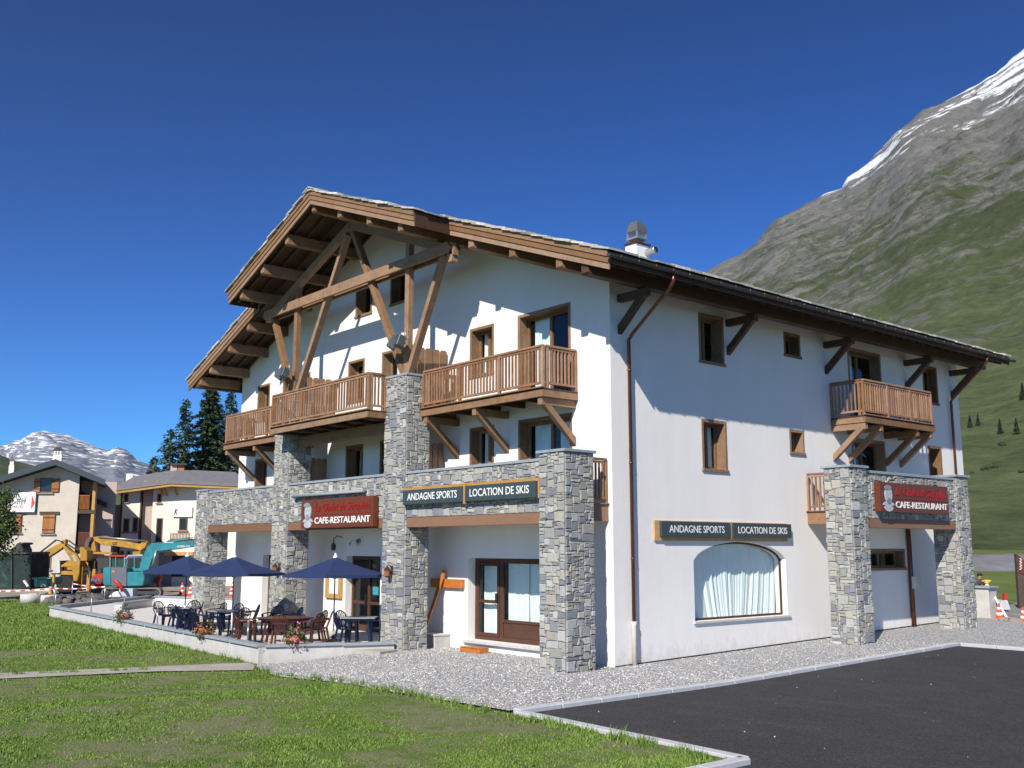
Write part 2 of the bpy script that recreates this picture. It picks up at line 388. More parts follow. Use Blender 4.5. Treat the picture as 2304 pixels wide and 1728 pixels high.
def asphalt_mat():
    m, nt, b = mat('asphalt'); p = pos(nt)
    fine = noi(nt, 22, 8, .9, p); big = noi(nt, .5, 5, .6, p); st = noi(nt, 1.2, 4, .6, pos(nt, (.5, 2.0, 1)))
    s = mth(nt, 'ADD', mth(nt, 'MULTIPLY', fine, .55), mth(nt, 'ADD', mth(nt, 'MULTIPLY', big, .25), mth(nt, 'MULTIPLY', st, .2)))
    vo = nt.nodes.new('ShaderNodeTexVoronoi'); vo.inputs['Scale'].default_value = 48; lnk(nt, p, vo.inputs['Vector']); sc_ = nt.nodes.new('ShaderNodeSeparateColor'); lnk(nt, vo.outputs['Color'], sc_.inputs[0])
    ag = ramp(nt, sc_.outputs[0], [(0, (.62, .62, .64)), (.6, (.95, .95, .95)), (.93, (1.25, 1.25, 1.25)), (1, (2.2, 2.15, 2.1))])
    lnk(nt, mixc(nt, 1, ramp(nt, s, [(.34, (.036, .035, .039)), (.52, (.050, .049, .053)), (.74, (.095, .091, .090))]), ag, 'MULTIPLY'), b.inputs['Base Color'])
    b.inputs['Roughness'].default_value = .9; b.inputs['Specular IOR Level'].default_value = .2; bump(nt, b, fine, .7, .01); return m
M['asphalt'] = asphalt_mat()
M['dirt'] = plain('worksite_dirt', (.27, .235, .20), .95, .3, .8, bmp=.6, bscale=4, bdist=.1)
M['road'] = plain('pale_road', (.22, .21, .205), .95, .15, .8)
M['curb'] = plain('granite_kerb', (.46, .47, .50), .8, .1, 6, bmp=.3, bscale=60)
M['pathm'] = plain('path_concrete', (.36, .335, .30), .9, .2, 2, bmp=.3, bscale=20)
# one sheet reaching the horizon
def ground_sheet():
    mb = MB(); rs = [0, 6, 12, 18, 24, 30, 40, 55, 75, 100, 140, 200, 320, 520, 900, 1700, 3500, 8000, 16000]; n = 72
    for i, r in enumerate(rs):
        for k in range(n):
            t = 2*math.pi*k/n; x = CAM.x-10+r*math.cos(t); y = CAM.y+10+r*math.sin(t)
            mb.v.append((x, y, G(x, y)-.05-(.35 if r < 60 else .0)))
    for i in range(len(rs)-1):
        for k in range(n): mb._f([i*n+k, (i+1)*n+k, (i+1)*n+(k+1) % n, i*n+(k+1) % n])
    struct(mb.build('ground', 'meadow', fix=False))
ground_sheet()
LAWN = [(-8.1, -5.45), (-7.0, -6.0), (-5.3, -6.4), (-.4, -6.55), (3.3, -6.3), (8.55, -6.5), (8.5, -24), (-60, -24), (-60, 6), (-52, 6), (-41, 4), (-36, -1), (-33, -4), (-20, -4.8)]
sheet('lawn', LAWN, 0, 'grass', 1.0, .04)
GRV = [(-8.05, -5.35), (-6.9, -6.0), (-5.2, -6.35), (-.4, -6.5), (3.35, -6.2), (3.42, 10.25), (14, 9.9), (14, 26), (-2, 26), (-2, 0), (-7.3, 0), (-7.3, -3)]
sheet('gravel_bed', GRV, .015, 'gravel', 1.0, .015)
ASP = [(3.5, -6.05), (8.65, -6.35), (8.6, -26), (60, -26), (60, 9.0), (3.5, 10.1)]
sheet('car_park', ASP, -.03, 'asphalt', 1.5)
PATH = [(-7.6, -5.75), (-6.7, -6.25), (-8.0, -8.2), (-9.0, -11.6), (-10.5, -16), (-11.7, -16), (-10.2, -11.4), (-9.1, -8), (-8.6, -6.2), (-8.3, -5.6)]
sheet('path', PATH, .03, 'pathm', 1.0)
sheet('worksite_ground', [(-52, -30), (-41, -10), (-50, 0), (-41.5, 3.9), (-38, 8), (-21.8, 10), (-22, 40), (-60, 70), (-110, 40), (-110, -30)], .012, 'dirt', 4)
sheet('road', [(-4, 21.5), (60, 15), (60, 30), (-4, 34)], .02, 'road', 4)
# kerbs: two runs of stone, joints as real gaps
def kerb(pts, w, name, label):
    t = thing(name, label, 'kerb', (*pts[0], G(*pts[0])))
    for (x0, y0), (x1, y1) in zip(pts, pts[1:]):
        L = math.hypot(x1-x0, y1-y0); n = max(1, round(L/1.0)); dx, dy = (x1-x0)/L, (y1-y0)/L
        for k in range(n):
            a = (k+.008)*L/n; b = (k+.992)*L/n; pa = (x0+dx*a, y0+dy*a); pb = (x0+dx*b, y0+dy*b)
            mb = MB(); mb.beam((*pa, G(*pa)-.03), (*pb, G(*pb)-.03), w, .16); mb.build('kerb_stone', 'curb', t, bevel=.012)
kerb([(3.47, 10.22), (3.47, -6.12)], .22, 'kerb', 'long pale granite kerb between the gravel and the car park')
kerb([(3.65, -6.22), (8.72, -6.45), (8.66, -16)], .20, 'kerb', 'pale granite kerb between the lawn and the car park turning a corner')
kerb([(3.6, 10.25), (14, 9.75)], .17, 'kerb', 'far granite kerb at the top end of the car park')
# gravel stones proud of the bed, as one scattered mass
def in_poly(x, y, poly):
    c = False; j = len(poly)-1
    for i in range(len(poly)):
        xi, yi = poly[i]; xj, yj = poly[j]
        if (yi > y) != (yj > y) and x < (xj-xi)*(y-yi)/(yj-yi)+xi: c = not c
        j = i
    return c
def scatter_gravel():
    mb = MB(); pal = [(.20, .21, .23), (.34, .35, .37), (.46, .47, .48), (.60, .59, .56), (.74, .72, .68), (.42, .36, .30)]
    n = 0
    while n < 15000:
        x = random.uniform(-8, 3.4); y = random.uniform(-6.5, 10) if random.random() < .5 else random.uniform(-6.5, 1)
        if not in_poly(x, y, GRV) or (x < .1 and y > .1): continue
        r = random.uniform(.008, .021)*(1.5 if random.random() < .06 else 1); mb.cur = random.choice(pal); z = G(x, y)+.02
        a = random.random()*6.28; k = len(mb.v)
        ring = [(x+r*math.cos(a+i*1.571)*random.uniform(.7, 1.3), y+r*math.sin(a+i*1.571)*random.uniform(.7, 1.3), z) for i in range(4)]
        mb.v += ring; mb.v.append((x+random.uniform(-.3, .3)*r, y+random.uniform(-.3, .3)*r, z+r*random.uniform(.7, 1.2)))
        for i in range(4): mb._f([k+i, k+(i+1) % 4, k+4])
        n += 1
    o = mb.build('gravel', 'stone', fix=False); o['kind'] = 'stuff'; o['label'] = 'pale grey gravel spread around the chalet'; o['category'] = 'gravel'
scatter_gravel()
def scatter_grass():
    mb = MB(); n = 0
    hidden = [(-8.2, -5.2), (-33, -3.6), (-33, 4), (-8, 0)]
    def blade(x, y, h, w):
        z = G(x, y)-.01; a = random.random()*6.28; lx = random.uniform(-.5, .5)*h; ly = random.uniform(-.5, .5)*h
        dx, dy = math.cos(a)*w, math.sin(a)*w; k = len(mb.v)
        mb.v.extend([(x-dx, y-dy, z), (x+dx, y+dy, z), (x+lx, y+ly, z+h)]); mb.f.append([k, k+1, k+2]); mb.c.append(None); mb.smooth.append(False)
    while n < 210000:
        # denser close to the viewer
        d = 9+ (random.random()**1.25)*26; az = random.uniform(-.56, .30)
        u = d*math.tan(az); p = CAM+RT*u+FW*d; x, y = p.x, p.y
        if not in_poly(x, y, LAWN) or in_poly(x, y, PATH): continue
        dens = noise.fractal((x*.55, y*.55, 1.7), 1.0, 2.0, 4)+.35*noise.noise((x*3.1, y*3.1, 9))
        # the sown lawn is thin and patchy towards the kerb, lush on the left
        thin = .22*ss((x+8)/14)*ss((-y-5)/3)-.17
        if dens < thin+random.uniform(-.1, .1) and random.random() > .12: continue
        tall = 1.0+max(0, noise.noise((x*.8, y*.8, 5)))*1.1
        if random.random() < .012: tall *= 2.0
        blade(x, y, random.uniform(.016, .040)*tall, random.uniform(.005, .011)*(.7+d/22)); n += 1
    m = 0
    while m < 60000:
        d = random.uniform(32, 62); az = random.uniform(-.56, -.22); u = d*math.tan(az); p = CAM+RT*u+FW*d; x, y = p.x, p.y
        if not in_poly(x, y, LAWN): continue
        blade(x, y, random.uniform(.05, .11), random.uniform(.015, .03)); m += 1
    # rough weeds along the gravel edge, the kerb and the terrace wall
    for (x0, y0, x1, y1, m_) in ((-7.2, -6.15, 3.2, -6.5, 900), (3.6, -6.5, 8.4, -6.75, 700), (-8.5, -5.6, -30, -4.35, 1500), (-8.6, -8.2, -10, -12, 300)):
        for c in range(m_//12):
            t = random.random(); cx = x0+(x1-x0)*t; cy = y0+(y1-y0)*t+random.uniform(-.16, .08); hh = random.uniform(.07, .26)
            for i in range(14): blade(cx+random.gauss(0, .06), cy+random.gauss(0, .05), hh*random.uniform(.5, 1), .012)
    me = bpy.data.meshes.new('grass_blades'); me.from_pydata(mb.v, [], mb.f); me.materials.append(M['blade'])
    o = bpy.data.objects.new('grass', me); COL.objects.link(o); o['kind'] = 'stuff'
    o['label'] = 'short patchy green grass covering the lawn'; o['category'] = 'grass'
M['blade'] = leaf_mat('grass_blades', (.068, .135, .022), (.215, .31, .062), .8)
scatter_grass()
# ------------------------------------------------------------------ stonework
PAL = [(.31, .32, .315), (.36, .36, .345), (.25, .26, .275), (.385, .37, .325), (.41, .39, .34), (.33, .33, .31), (.215, .225, .25), (.39, .395, .385), (.46, .46, .44), (.29, .285, .26), (.37, .355, .31), (.225, .235, .26), (.34, .345, .33), (.30, .31, .30)]
def stone_face(mb, o, ud, nd, Wd, H, seed, zoff=0, cw_=.060, ch=.043):
    rnd = random.Random(seed); o = Vector(o); ud = Vector(ud); nd = Vector(nd)
    nx = max(2, round(Wd/cw_)); ny = max(2, round(H/ch)); sx = Wd/nx; sy = H/ny
    occ = [[0]*ny for _ in range(nx)]; stones = []
    for j in range(ny):
        for i in range(nx):
            if occ[i][j]: continue
            big = rnd.random()
            w, h = (rnd.randint(4, 7), rnd.randint(4, 6)) if big < .24 else ((rnd.randint(3, 7), rnd.randint(1, 2)) if big < .62 else (rnd.randint(2, 4), rnd.randint(2, 4)))
            w = min(w, nx-i); h = min(h, ny-j)
            ww = 0
            while ww < w and not occ[i+ww][j]: ww += 1
            w = ww
            if nx-i-w == 1: 
                if not occ[nx-1][j]: w += 1
            ok = False
            while not ok and h > 1:
                ok = all(not occ[i+a][j+b] for a in range(w) for b in range(h))
                if not ok: h -= 1
            for a in range(w):
                for b in range(h): occ[i+a][j+b] = 1
            stones.append((i, j, w, h))
    def gp(i, j):
        q = Vector((i*3.7+seed*13.1, j*5.3, seed))
        jx = noise.noise(q)*.85*sx if 0 < i < nx else 0; jy = noise.noise(q+Vector((50, 9, 2)))*.85*sy if 0 < j < ny else 0
        return (i*sx+jx, j*sy+jy)
    for (i, j, w, h) in stones:
        P = [gp(i, j)]
        if w > 2: P.append(gp(i+w//2, j))
        P.append(gp(i+w, j))
        if h > 2: P.append(gp(i+w, j+h//2))
        P.append(gp(i+w, j+h))
        if w > 2: P.append(gp(i+w//2, j+h))
        P.append(gp(i, j+h))
        if h > 2: P.append(gp(i, j+h//2))
        cx = sum(p[0] for p in P)/len(P); cy = sum(p[1] for p in P)/len(P)
        q_ = rnd.uniform(.86, 1.12); mb.cur = tuple(c*q_ for c in rnd.choice(PAL))
        dep = rnd.uniform(.018, .045); k = len(mb.v); n = len(P)
        tl = rnd.uniform(-.01, .01); tv = rnd.uniform(-.01, .01)
        for ins, d in ((.006, 0), (.008, dep*.75), (.022, dep)):
            for (a, b) in P:
                L = math.hypot(a-cx, b-cy)+1e-6; f = max(.2, 1-ins*1.35/L)
                x = cx+(a-cx)*f; y = cy+(b-cy)*f
                dd = d+(tl*(a-cx)/max(.05, w*sx)+tv*(b-cy)/max(.05, h*sy) if ins > .007 else 0)
                mb.v.append(tuple(o+ud*x+Vector((0, 0, y))+nd*dd))
        for r in range(2):
            for q in range(n): mb._f([k+r*n+q, k+r*n+(q+1) % n, k+(r+1)*n+(q+1) % n, k+(r+1)*n+q])
        mb._f([k+2*n+q for q in range(n)])
    mb.cur = None
SEED = [1]
def sd(): SEED[0] += 1; return SEED[0]
def stone_box(x0, x1, y0, y1, z0, z1, parent, name='stone_pillar', faces='fblr', cap=None):
    mb = MB()
    if 'f' in faces: stone_face(mb, (x0, y0, z0), (1, 0, 0), (0, -1, 0), x1-x0, z1-z0, sd())
    if 'r' in faces: stone_face(mb, (x1, y0, z0), (0, 1, 0), (1, 0, 0), y1-y0, z1-z0, sd())
    if 'b' in faces: stone_face(mb, (x1, y1, z0), (-1, 0, 0), (0, 1, 0), x1-x0, z1-z0, sd(), cw_=.12, ch=.09)
    if 'l' in faces: stone_face(mb, (x0, y1, z0), (0, -1, 0), (-1, 0, 0), y1-y0, z1-z0, sd(), cw_=.12, ch=.09)
    o = mb.build(name, 'stone', parent, fix=False)
    c = MB(); c.box(x0+.002, x1-.002, y0+.002, y1-.002, z0, z1); c.build('mortar_core', 'mortar', o)
    if cap:
        c = MB(); c.box(x0-cap, x1+cap, y0-cap, y1+cap, z1+.004, z1+.075); c.build('coping', 'coping', o, bevel=.008)
    return o
# ------------------------------------------------------------------ chalet
RX = -10.6; SL = .376
def zf(x): return 13.98-SL*abs(x-RX)
chalet = thing('chalet', 'large white rendered alpine chalet with timber balconies, stone pillars and a stone slate roof', 'building', (-10.7, 9.3, 0))
def wall(axis, a0, a1, fixed, z0, topf, ops, name, depth, inward, extra=()):
    # ops: (a_start, a_end, zb, zt) or zt callable; reveals go 'depth' inward
    mb = MB(); cuts = {a0, a1, *extra}
    for o in ops: 
        cuts |= {o[0], o[1]}
        if callable(o[3]):
            for i in range(1, 24): cuts.add(o[0]+(o[1]-o[0])*i/24)
    cuts = sorted(cuts)
    def P(a, z, d=0): return (a, fixed+inward*d, z) if axis == 'x' else (fixed+inward*d, a, z)
    for c0, c1 in zip(cuts, cuts[1:]):
        mid = (c0+c1)/2; act = sorted([o for o in ops if o[0] < mid < o[1]], key=lambda o: o[2]); lo0 = lo1 = z0
        for o in act:
            t0, t1 = (o[3](c0), o[3](c1)) if callable(o[3]) else (o[3], o[3])
            if o[2] > lo0: mb.quad(P(c0, lo0), P(c1, lo1), P(c1, o[2]), P(c0, o[2]))
            mb.quad(P(c0, o[2]), P(c1, o[2]), P(c1, o[2], depth), P(c0, o[2], depth))
            mb.quad(P(c0, t0), P(c1, t1), P(c1, t1, depth), P(c0, t0, depth)); lo0, lo1 = t0, t1
        mb.quad(P(c0, lo0), P(c1, lo1), P(c1, topf(c1)), P(c0, topf(c0)))
    for o in ops:
        for a in (o[0], o[1]):
            t = o[3](a) if callable(o[3]) else o[3]
            mb.quad(P(a, o[2]), P(a, t), P(a, t, depth), P(a, o[2], depth))
    # weld, so the sheet is continuous
    ob = mb.build(name, 'render', chalet, fix=False)
    bm = bmesh.new(); bm.from_mesh(ob.data); bmesh.ops.remove_doubles(bm, verts=bm.verts, dist=.0005); bmesh.ops.recalc_face_normals(bm, faces=bm.faces); bm.to_mesh(ob.data); bm.free()
    return ob
FW_WIN = [(-19.93, -18.86, 7.93, 9.40), (-12.88, -11.81, 7.93, 9.40), (-5.86, -4.72, 7.93, 9.41)]
FW_DOOR = [(-17.78, -15.62, 6.96, 9.42), (-10.71, -8.55, 6.96, 9.42), (-3.64, -1.46, 6.96, 9.44)]
FW_WIN1 = [(-19.91, -18.85, 4.95, 6.40), (-12.91, -11.77, 4.95, 6.40), (-5.84, -4.70, 4.95, 6.40)]
FW_DOOR1 = [(-17.76, -15.62, 3.96, 6.42), (-10.72, -8.55, 3.96, 6.42), (-3.62, -1.44, 3.96, 6.43)]
ATT = [(-12.50, -11.42, 10.94, 12.15), (-10.28, -9.30, 10.96, 12.15)]
SHOP = (-5.88, -1.6, .29, 2.6); CAFE = (-12.71, -10.55, .14, 2.62); GL = (-18.91, -16.9, .14, 2.62)
ops = FW_WIN+FW_DOOR+FW_WIN1+FW_DOOR1+ATT+[SHOP, CAFE, GL]
wall('x', -21.4, 0, 0, -.3, lambda x: zf(x)+.2, ops, 'front_wall', .40, 1, (RX,))
SD_WIN = [(3.55, 4.66, 8.03, 9.44), (16.0, 17.05, 8.03, 9.40), (3.55, 4.64, 5.0, 6.42), (16.05, 17.0, 5.0, 6.48)]
SD_SM = [(7.6, 8.45, 8.71, 9.44), (7.67, 8.43, 5.71, 6.44), (11.6, 14.0, 2.2, 2.86)]
SD_DOOR = [(11.13, 13.17, 6.96, 9.42), (11.10, 13.13, 3.96, 6.42)]
def arch(y): t = (y-5.13)/2.08; return 2.56+.60*math.sqrt(max(0, 1-t*t*.97))-.60*math.sqrt(.03)
ARCH = (3.05, 7.21, .97, arch)
wall('y', 0, 18.6, 0, -.3, lambda y: zf(0)+.2, SD_WIN+SD_SM+SD_DOOR+[ARCH], 'side_wall', .40, -1)
b = MB()
b.quad((-21.4, 0, -.3), (-21.4, 18.6, -.3), (-21.4, 18.6, zf(-21.4)+.2), (-21.4, 0, zf(-21.4)+.2))
b.quad((-21.4, 18.6, -.3), (0, 18.6, -.3), (0, 18.6, zf(0)+.2), (RX, 18.6, zf(RX)+.2), (-21.4, 18.6, zf(-21.4)+.2))
b.build('rear_wall', 'render', chalet, fix=False)
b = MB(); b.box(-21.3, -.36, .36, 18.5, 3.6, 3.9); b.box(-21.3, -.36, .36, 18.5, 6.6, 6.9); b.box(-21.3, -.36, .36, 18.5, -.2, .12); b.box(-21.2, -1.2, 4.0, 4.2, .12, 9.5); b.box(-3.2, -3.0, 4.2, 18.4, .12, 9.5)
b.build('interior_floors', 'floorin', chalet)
b = MB(); b.box(-21.3, -.02, .03, .3, -.32, -.29); b.build('foundation_edge', 'black', chalet)
b = MB(); b.beam((.004, 0, .02), (.004, 16, .345), .016, .05); b.build('foundation_edge', 'black', chalet)
# --- window units
def unit(a0, a1, z0, z1, side, kind):
    """kind: win / door ; side: 'F' front or 'S' side"""
    rv = .15; d0 = -.015; d1 = .36
    def B(mb, a, b_, d, e, z, w):
        if side == 'F': mb.box(a, b_, d, e, z, w)
        else: mb.box(-e, -d, a, b_, z, w)
    mb = MB(); t = .085
    B(mb, a0-.003, a0+t, d0, d1, z0, z1+.003); B(mb, a1-t, a1+.003, d0, d1, z0, z1+.003)
    B(mb, a0+t, a1-t, d0+.002, d1-.002, z1-t, z1+.003); B(mb, a0-.03, a1+.03, d0-.03, d1-.004, z0-.04, z0+.045)
    o = mb.build('balcony_door' if kind == 'door' else 'window', 'frame', chalet, bevel=.006)
    fr = MB(); f0, f1 = .29, .345; i0, i1 = a0+t, a1-t; zb, zt = z0+.045, z1-t; w = .075
    B(fr, i0, i0+w, f0, f1, zb, zt); B(fr, i1-w, i1, f0, f1, zb, zt); B(fr, i0+w, i1-w, f0, f1, zb, zb+w); B(fr, i0+w, i1-w, f0, f1, zt-w, zt)
    if i1-i0 > .8:
        m_ = (i0+i1)/2; B(fr, m_-.05, m_+.05, f0-.01, f1-.001, zb+w, zt-w)
    fr.build('frame', 'frame', o)
    gl = MB(); B(gl, i0+w-.01, i1-w+.01, .322, .326, zb+w-.01, zt-w+.01); gl.build('glass', 'glass', o)
    return o
def curtain(parent, a0, a1, z0, z1, side, d=.44, amp=.02, seed=0, drape=0):
    mb = MB(); n = max(12, int((a1-a0)/.035)); rows = 8
    rnd = random.Random(seed); ph = [rnd.uniform(0, 6) for _ in range(3)]
    for j in range(rows+1):
        for i in range(n+1):
            a = a0+(a1-a0)*i/n; z = z0+(z1-z0)*j/rows
            aa = a+drape*(1-j/rows)**2*math.sin((a-a0)/(a1-a0)*math.pi)*.3
            off = amp*((.5+1.1*noise.noise((a*1.3, ph[0], 0)))*math.sin(a*27+ph[0]+2.2*noise.noise((a*1.7, ph[1], j*.08)))+.5*math.sin(a*49+ph[1]+j*.2)+.6*math.sin(a*9+ph[2]))
            mb.v.append((aa, d+off, z) if side == 'F' else (-d-off, aa, z))
    for j in range(rows):
        for i in range(n):
            k = j*(n+1)+i; mb._f([k, k+1, k+n+2, k+n+1], True)
    return mb.build('curtain', 'curtain', parent, fix=False)
for k, w in enumerate(FW_WIN+FW_WIN1):
    o = unit(*w, 'F', 'win')
    if k in (2, 4, 5): curtain(o, w[0]+.2, w[1]-.15, w[2]+.1, w[3]-.1, 'F', seed=k)
for k, w in enumerate(FW_DOOR+FW_DOOR1):
    o = unit(*w, 'F', 'door'); curtain(o, w[0]+.25, w[0]+1.0, w[2]+.1, w[3]-.1, 'F', seed=k+20)
    if k > 2: curtain(o, w[1]-.9, w[1]-.25, w[2]+.1, w[3]-.1, 'F', seed=k+30)
for w in ATT: unit(*w, 'F', 'win')
for k, w in enumerate(SD_WIN):
    o = unit(*w, 'S', 'win')
    if k == 2: curtain(o, w[0]+.15, w[1]-.15, w[2]+.1, w[3]-.1, 'S', seed=k+40)
for w in SD_SM: unit(*w, 'S', 'win')
for k, w in enumerate(SD_DOOR):
    o = unit(*w, 'S', 'door'); curtain(o, w[0]+.2, w[0]+.95, w[2]+.1, w[3]-.1, 'S', seed=k+50)
# --- arched shop window
mb = MB(); n = 24; ys = [3.05+4.16*i/n for i in range(n+1)]
for y0, y1 in zip(ys, ys[1:]):
    for d in (-.17,):
        t0, t1 = arch(y0)-.002, arch(y1)-.002
        mb.quad((d, y0, t0), (d, y1, t1), (d, y1, t1-.05), (d, y0, t0-.05))
        mb.quad((d, y0, t0-.05), (d, y1, t1-.05), (d-.05, y1, t1-.05), (d-.05, y0, t0-.05))
mb.box(-.22, -.17, 3.051, 7.209, .972, 1.03); mb.box(-.22, -.17, 3.051, 3.10, 1.03, arch(3.08)); mb.box(-.22, -.17, 7.16, 7.209, 1.03, arch(7.18))
aw = mb.build('arched_window', 'door', chalet)
g = MB(); g.quad((-.2, 3.06, 1.0), (-.2, 7.2, 1.0), *[(-.2, y, arch(y)-.01) for y in ys[::-1]]); g.build('glass', 'glass', aw, fix=False)
curtain(aw, 2.55, 5.2, .99, 3.15, 'S', .44, .028, 5, .8); curtain(aw, 5.15, 7.6, .99, 3.15, 'S', .46, .028, 6, -.8)
s_ = MB(); s_.box(-.23, .06, 2.98, 7.30, .90, .966); s_.build('sill', 'concrete', aw, bevel=.008)
# --- shop front: door leaf, big pane over a timber panel
sf = MB(); y0, y1 = .26, .33
x0, x1, z0, z1 = SHOP[0], SHOP[1], .30, 2.598
for a, c in ((x0+.002, x0+.10), (x0+1.13, x0+1.27), (x0+2.95, x0+3.05), (x1-.1, x1-.002)): sf.box(a, c, y0, y1, z0, z1)
sf.box(x0+.10, x1-.1, y0+.002, y1, z1-.11, z1-.002); sf.box(x0+.1, x0+1.13, y0+.003, y1, z0, z0+.1)
sf.box(x0+1.27, x1-.1, y0+.004, y1, z0, z0+.12); sf.box(x0+1.27, x1-.1, y0+.03, y1, z0+.12, z0+.52); sf.box(x0+1.27, x1-.1, y0+.001, y1, z0+.52, z0+.60)
shop = sf.build('shop_front', 'door', chalet, bevel=.006)
dl = MB(); a, c = x0+.11, x0+1.12
dl.box(a, a+.09, y0-.02, y1-.02, z0+.1, z1-.12); dl.box(c-.09, c, y0-.02, y1-.02, z0+.1, z1-.12); dl.box(a+.09, c-.09, y0-.018, y1-.02, z0+.1, z0+.2)
dl.box(a+.09, c-.09, y0-.018, y1-.02, z1-.22, z1-.12); dl.box(a+.09, c-.09, y0-.018, y1-.02, 1.33, 1.42)
leaf_ = dl.build('door', 'door', shop, bevel=.005)
h = MB(); h.box(c-.10, c-.02, y0-.09, y0-.03, 1.38, 1.62); h.build('door_handle', 'black', shop, bevel=.01)
g = MB(); g.box(a+.08, c-.08, y0+.01, y0+.014, z0+.19, 1.34); g.box(a+.08, c-.08, y0+.01, y0+.014, 1.41, z1-.21); g.box(x0+1.26, x0+2.96, y0+.04, y0+.044, z0+.59, z1-.10); g.box(x0+3.04, x1-.09, y0+.04, y0+.044, z0+.59, z1-.10)
g.build('glass', 'glass', shop)
curtain(shop, x0+.2, x0+1.05, z0+.12, 2.45, 'F', .46, .022, 8); curtain(shop, x0+1.3, x0+2.2, z0+.5, 2.45, 'F', .47, .02, 9); curtain(shop, x0+2.18, x1-.1, z0+.5, 2.45, 'F', .49, .02, 10)
s_ = MB(); s_.box(-6.0, -1.5, -.10, .26, .20, .287); s_.build('sill', 'concrete', shop, bevel=.01)
# --- cafe entrance and the left ground-floor door
def cafe(x0, x1, z0, z1, label_panel):
    mb = MB(); y0, y1 = .25, .33
    for a, c in ((x0+.002, x0+.11), (x1-.11, x1-.002), ((x0+x1)/2-.06, (x0+x1)/2+.06)): mb.box(a, c, y0, y1, z0, z1)
    mb.box(x0+.11, x1-.11, y0+.003, y1, z1-.12, z1-.002); mb.box(x0+.11, x1-.11, y0+.003, y1, 2.02, 2.12); mb.box(x0+.11, x1-.11, y0+.004, y1, 1.02, 1.12); mb.box(x0+.11, x1-.11, y0+.003, y1, z0, z0+.2)
    if label_panel: mb.box(x0+.11, x1-.11, y0+.03, y1-.01, z0+.2, 1.02)
    o = mb.build('entrance_door', 'door', chalet, bevel=.005)
    g = MB(); g.box(x0+.1, x1-.1, y0+.045, y0+.05, z0+.19, z1-.11); g.build('glass', 'glass', o)
    h = MB(); h.box((x0+x1)/2-.12, (x0+x1)/2-.08, y0-.08, y0-.02, .95, 1.35); h.build('door_handle', 'black', o); return o
cf = cafe(*CAFE[:2], .15, 2.618, False); cafe(*GL[:2], .15, 2.618, True)
st = MB(); st.box(-11.35, -11.0, .232, .236, 1.35, 1.62); st.build('blue_sticker', plain('sticker_blue', (.05, .28, .35), .4, .05), cf)
# --- roof
def slope_prism(mb, xa, xb, zo0, zo1, y0, y1):
    xs = [xa]+([RX] if xa < RX < xb else [])+[xb]
    for a, c in zip(xs, xs[1:]): mb.prism([(a, zf(a)+zo0), (c, zf(c)+zo0), (c, zf(c)+zo1), (a, zf(a)+zo1)], 'y', y0, y1)
XE0, XE1 = -22.87, 1.67; XP0, XP1 = -16.57, -4.63; YV, YP, YB = -1.71, -2.94, 19.2
rf = MB(); slope_prism(rf, XE0, XE1, .215, .44, YV+.03, YB); slope_prism(rf, XP0, XP1, .216, .439, YP+.03, YV+.03)
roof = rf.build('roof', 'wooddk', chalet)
# boards of the verge, three stepped courses
def verge(xa, xb, y, nm='bargeboard'):
    for k in range(3):
        mb = MB(); z0 = .155*k; slope_prism(mb, xa, xb, z0, z0+.143, y-.012-.028*k, y+.03); mb.build(nm, 'fascia', roof)
verge(XE0, XP0-.01, YV); verge(XP1+.01, XE1, YV); verge(XP0, XP1, YP)
for xx, s_ in ((XP1, 1), (XP0, -1)):
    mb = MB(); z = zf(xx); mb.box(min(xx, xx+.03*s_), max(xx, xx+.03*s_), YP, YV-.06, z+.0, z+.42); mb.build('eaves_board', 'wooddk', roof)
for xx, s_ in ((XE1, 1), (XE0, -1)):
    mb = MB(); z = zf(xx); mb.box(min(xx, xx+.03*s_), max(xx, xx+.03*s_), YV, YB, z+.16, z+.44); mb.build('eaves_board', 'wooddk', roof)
# rafters
ry = -2.55; rmesh = {}
def rafter(xa, xb, y):
    mb = MB(); slope_prism(mb, xa, xb, .10, .212, y, y+.09); return mb.build('rafter', 'wooddk', roof)
for y in (-2.62, -2.12): rafter(XP0+.04, XP1-.04, y)
for y in (-1.55, -1.05, -.55, -.1): rafter(XE0+.05, XE1-.05, y)
yy = .6; first = None
while yy < 19:
    if first is None:
        mb = MB(); mb.prism([(-.2, zf(-.2)+.10), (XE1-.03, zf(XE1-.03)+.10), (XE1-.03, zf(XE1-.03)+.212), (-.2, zf(-.2)+.212)], 'y', yy, yy+.09)
        first = mb.build('rafter', 'wooddk', roof); fy = yy
    else:
        c = first.copy(); COL.objects.link(c); c.location.y += yy-fy
    yy += .62
# purlins
def purlin(x, y0, y1, w=.23, top=.10, bot=-.26):
    z = zf(x); mb = MB(); mb.prism([(y0, z+top), (y0, z+bot+.05), (y0+.05, z+bot), (y1, z+bot), (y1, z+top)], 'x', x-w/2, x+w/2)
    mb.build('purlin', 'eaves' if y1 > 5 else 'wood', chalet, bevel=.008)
for x in (-10.6, -8.93, -7.2, -5.5, -12.4, -14.15, -15.75): purlin(x, -2.84, .05)
for x in (-3.72, -1.94, -.12, -17.6, -19.2, -20.88, -21.85): purlin(x, -1.66, .05)
purlin(.80, -1.66, 19.0, .25)
purlin(-22.1, -1.66, 19.0, .25)
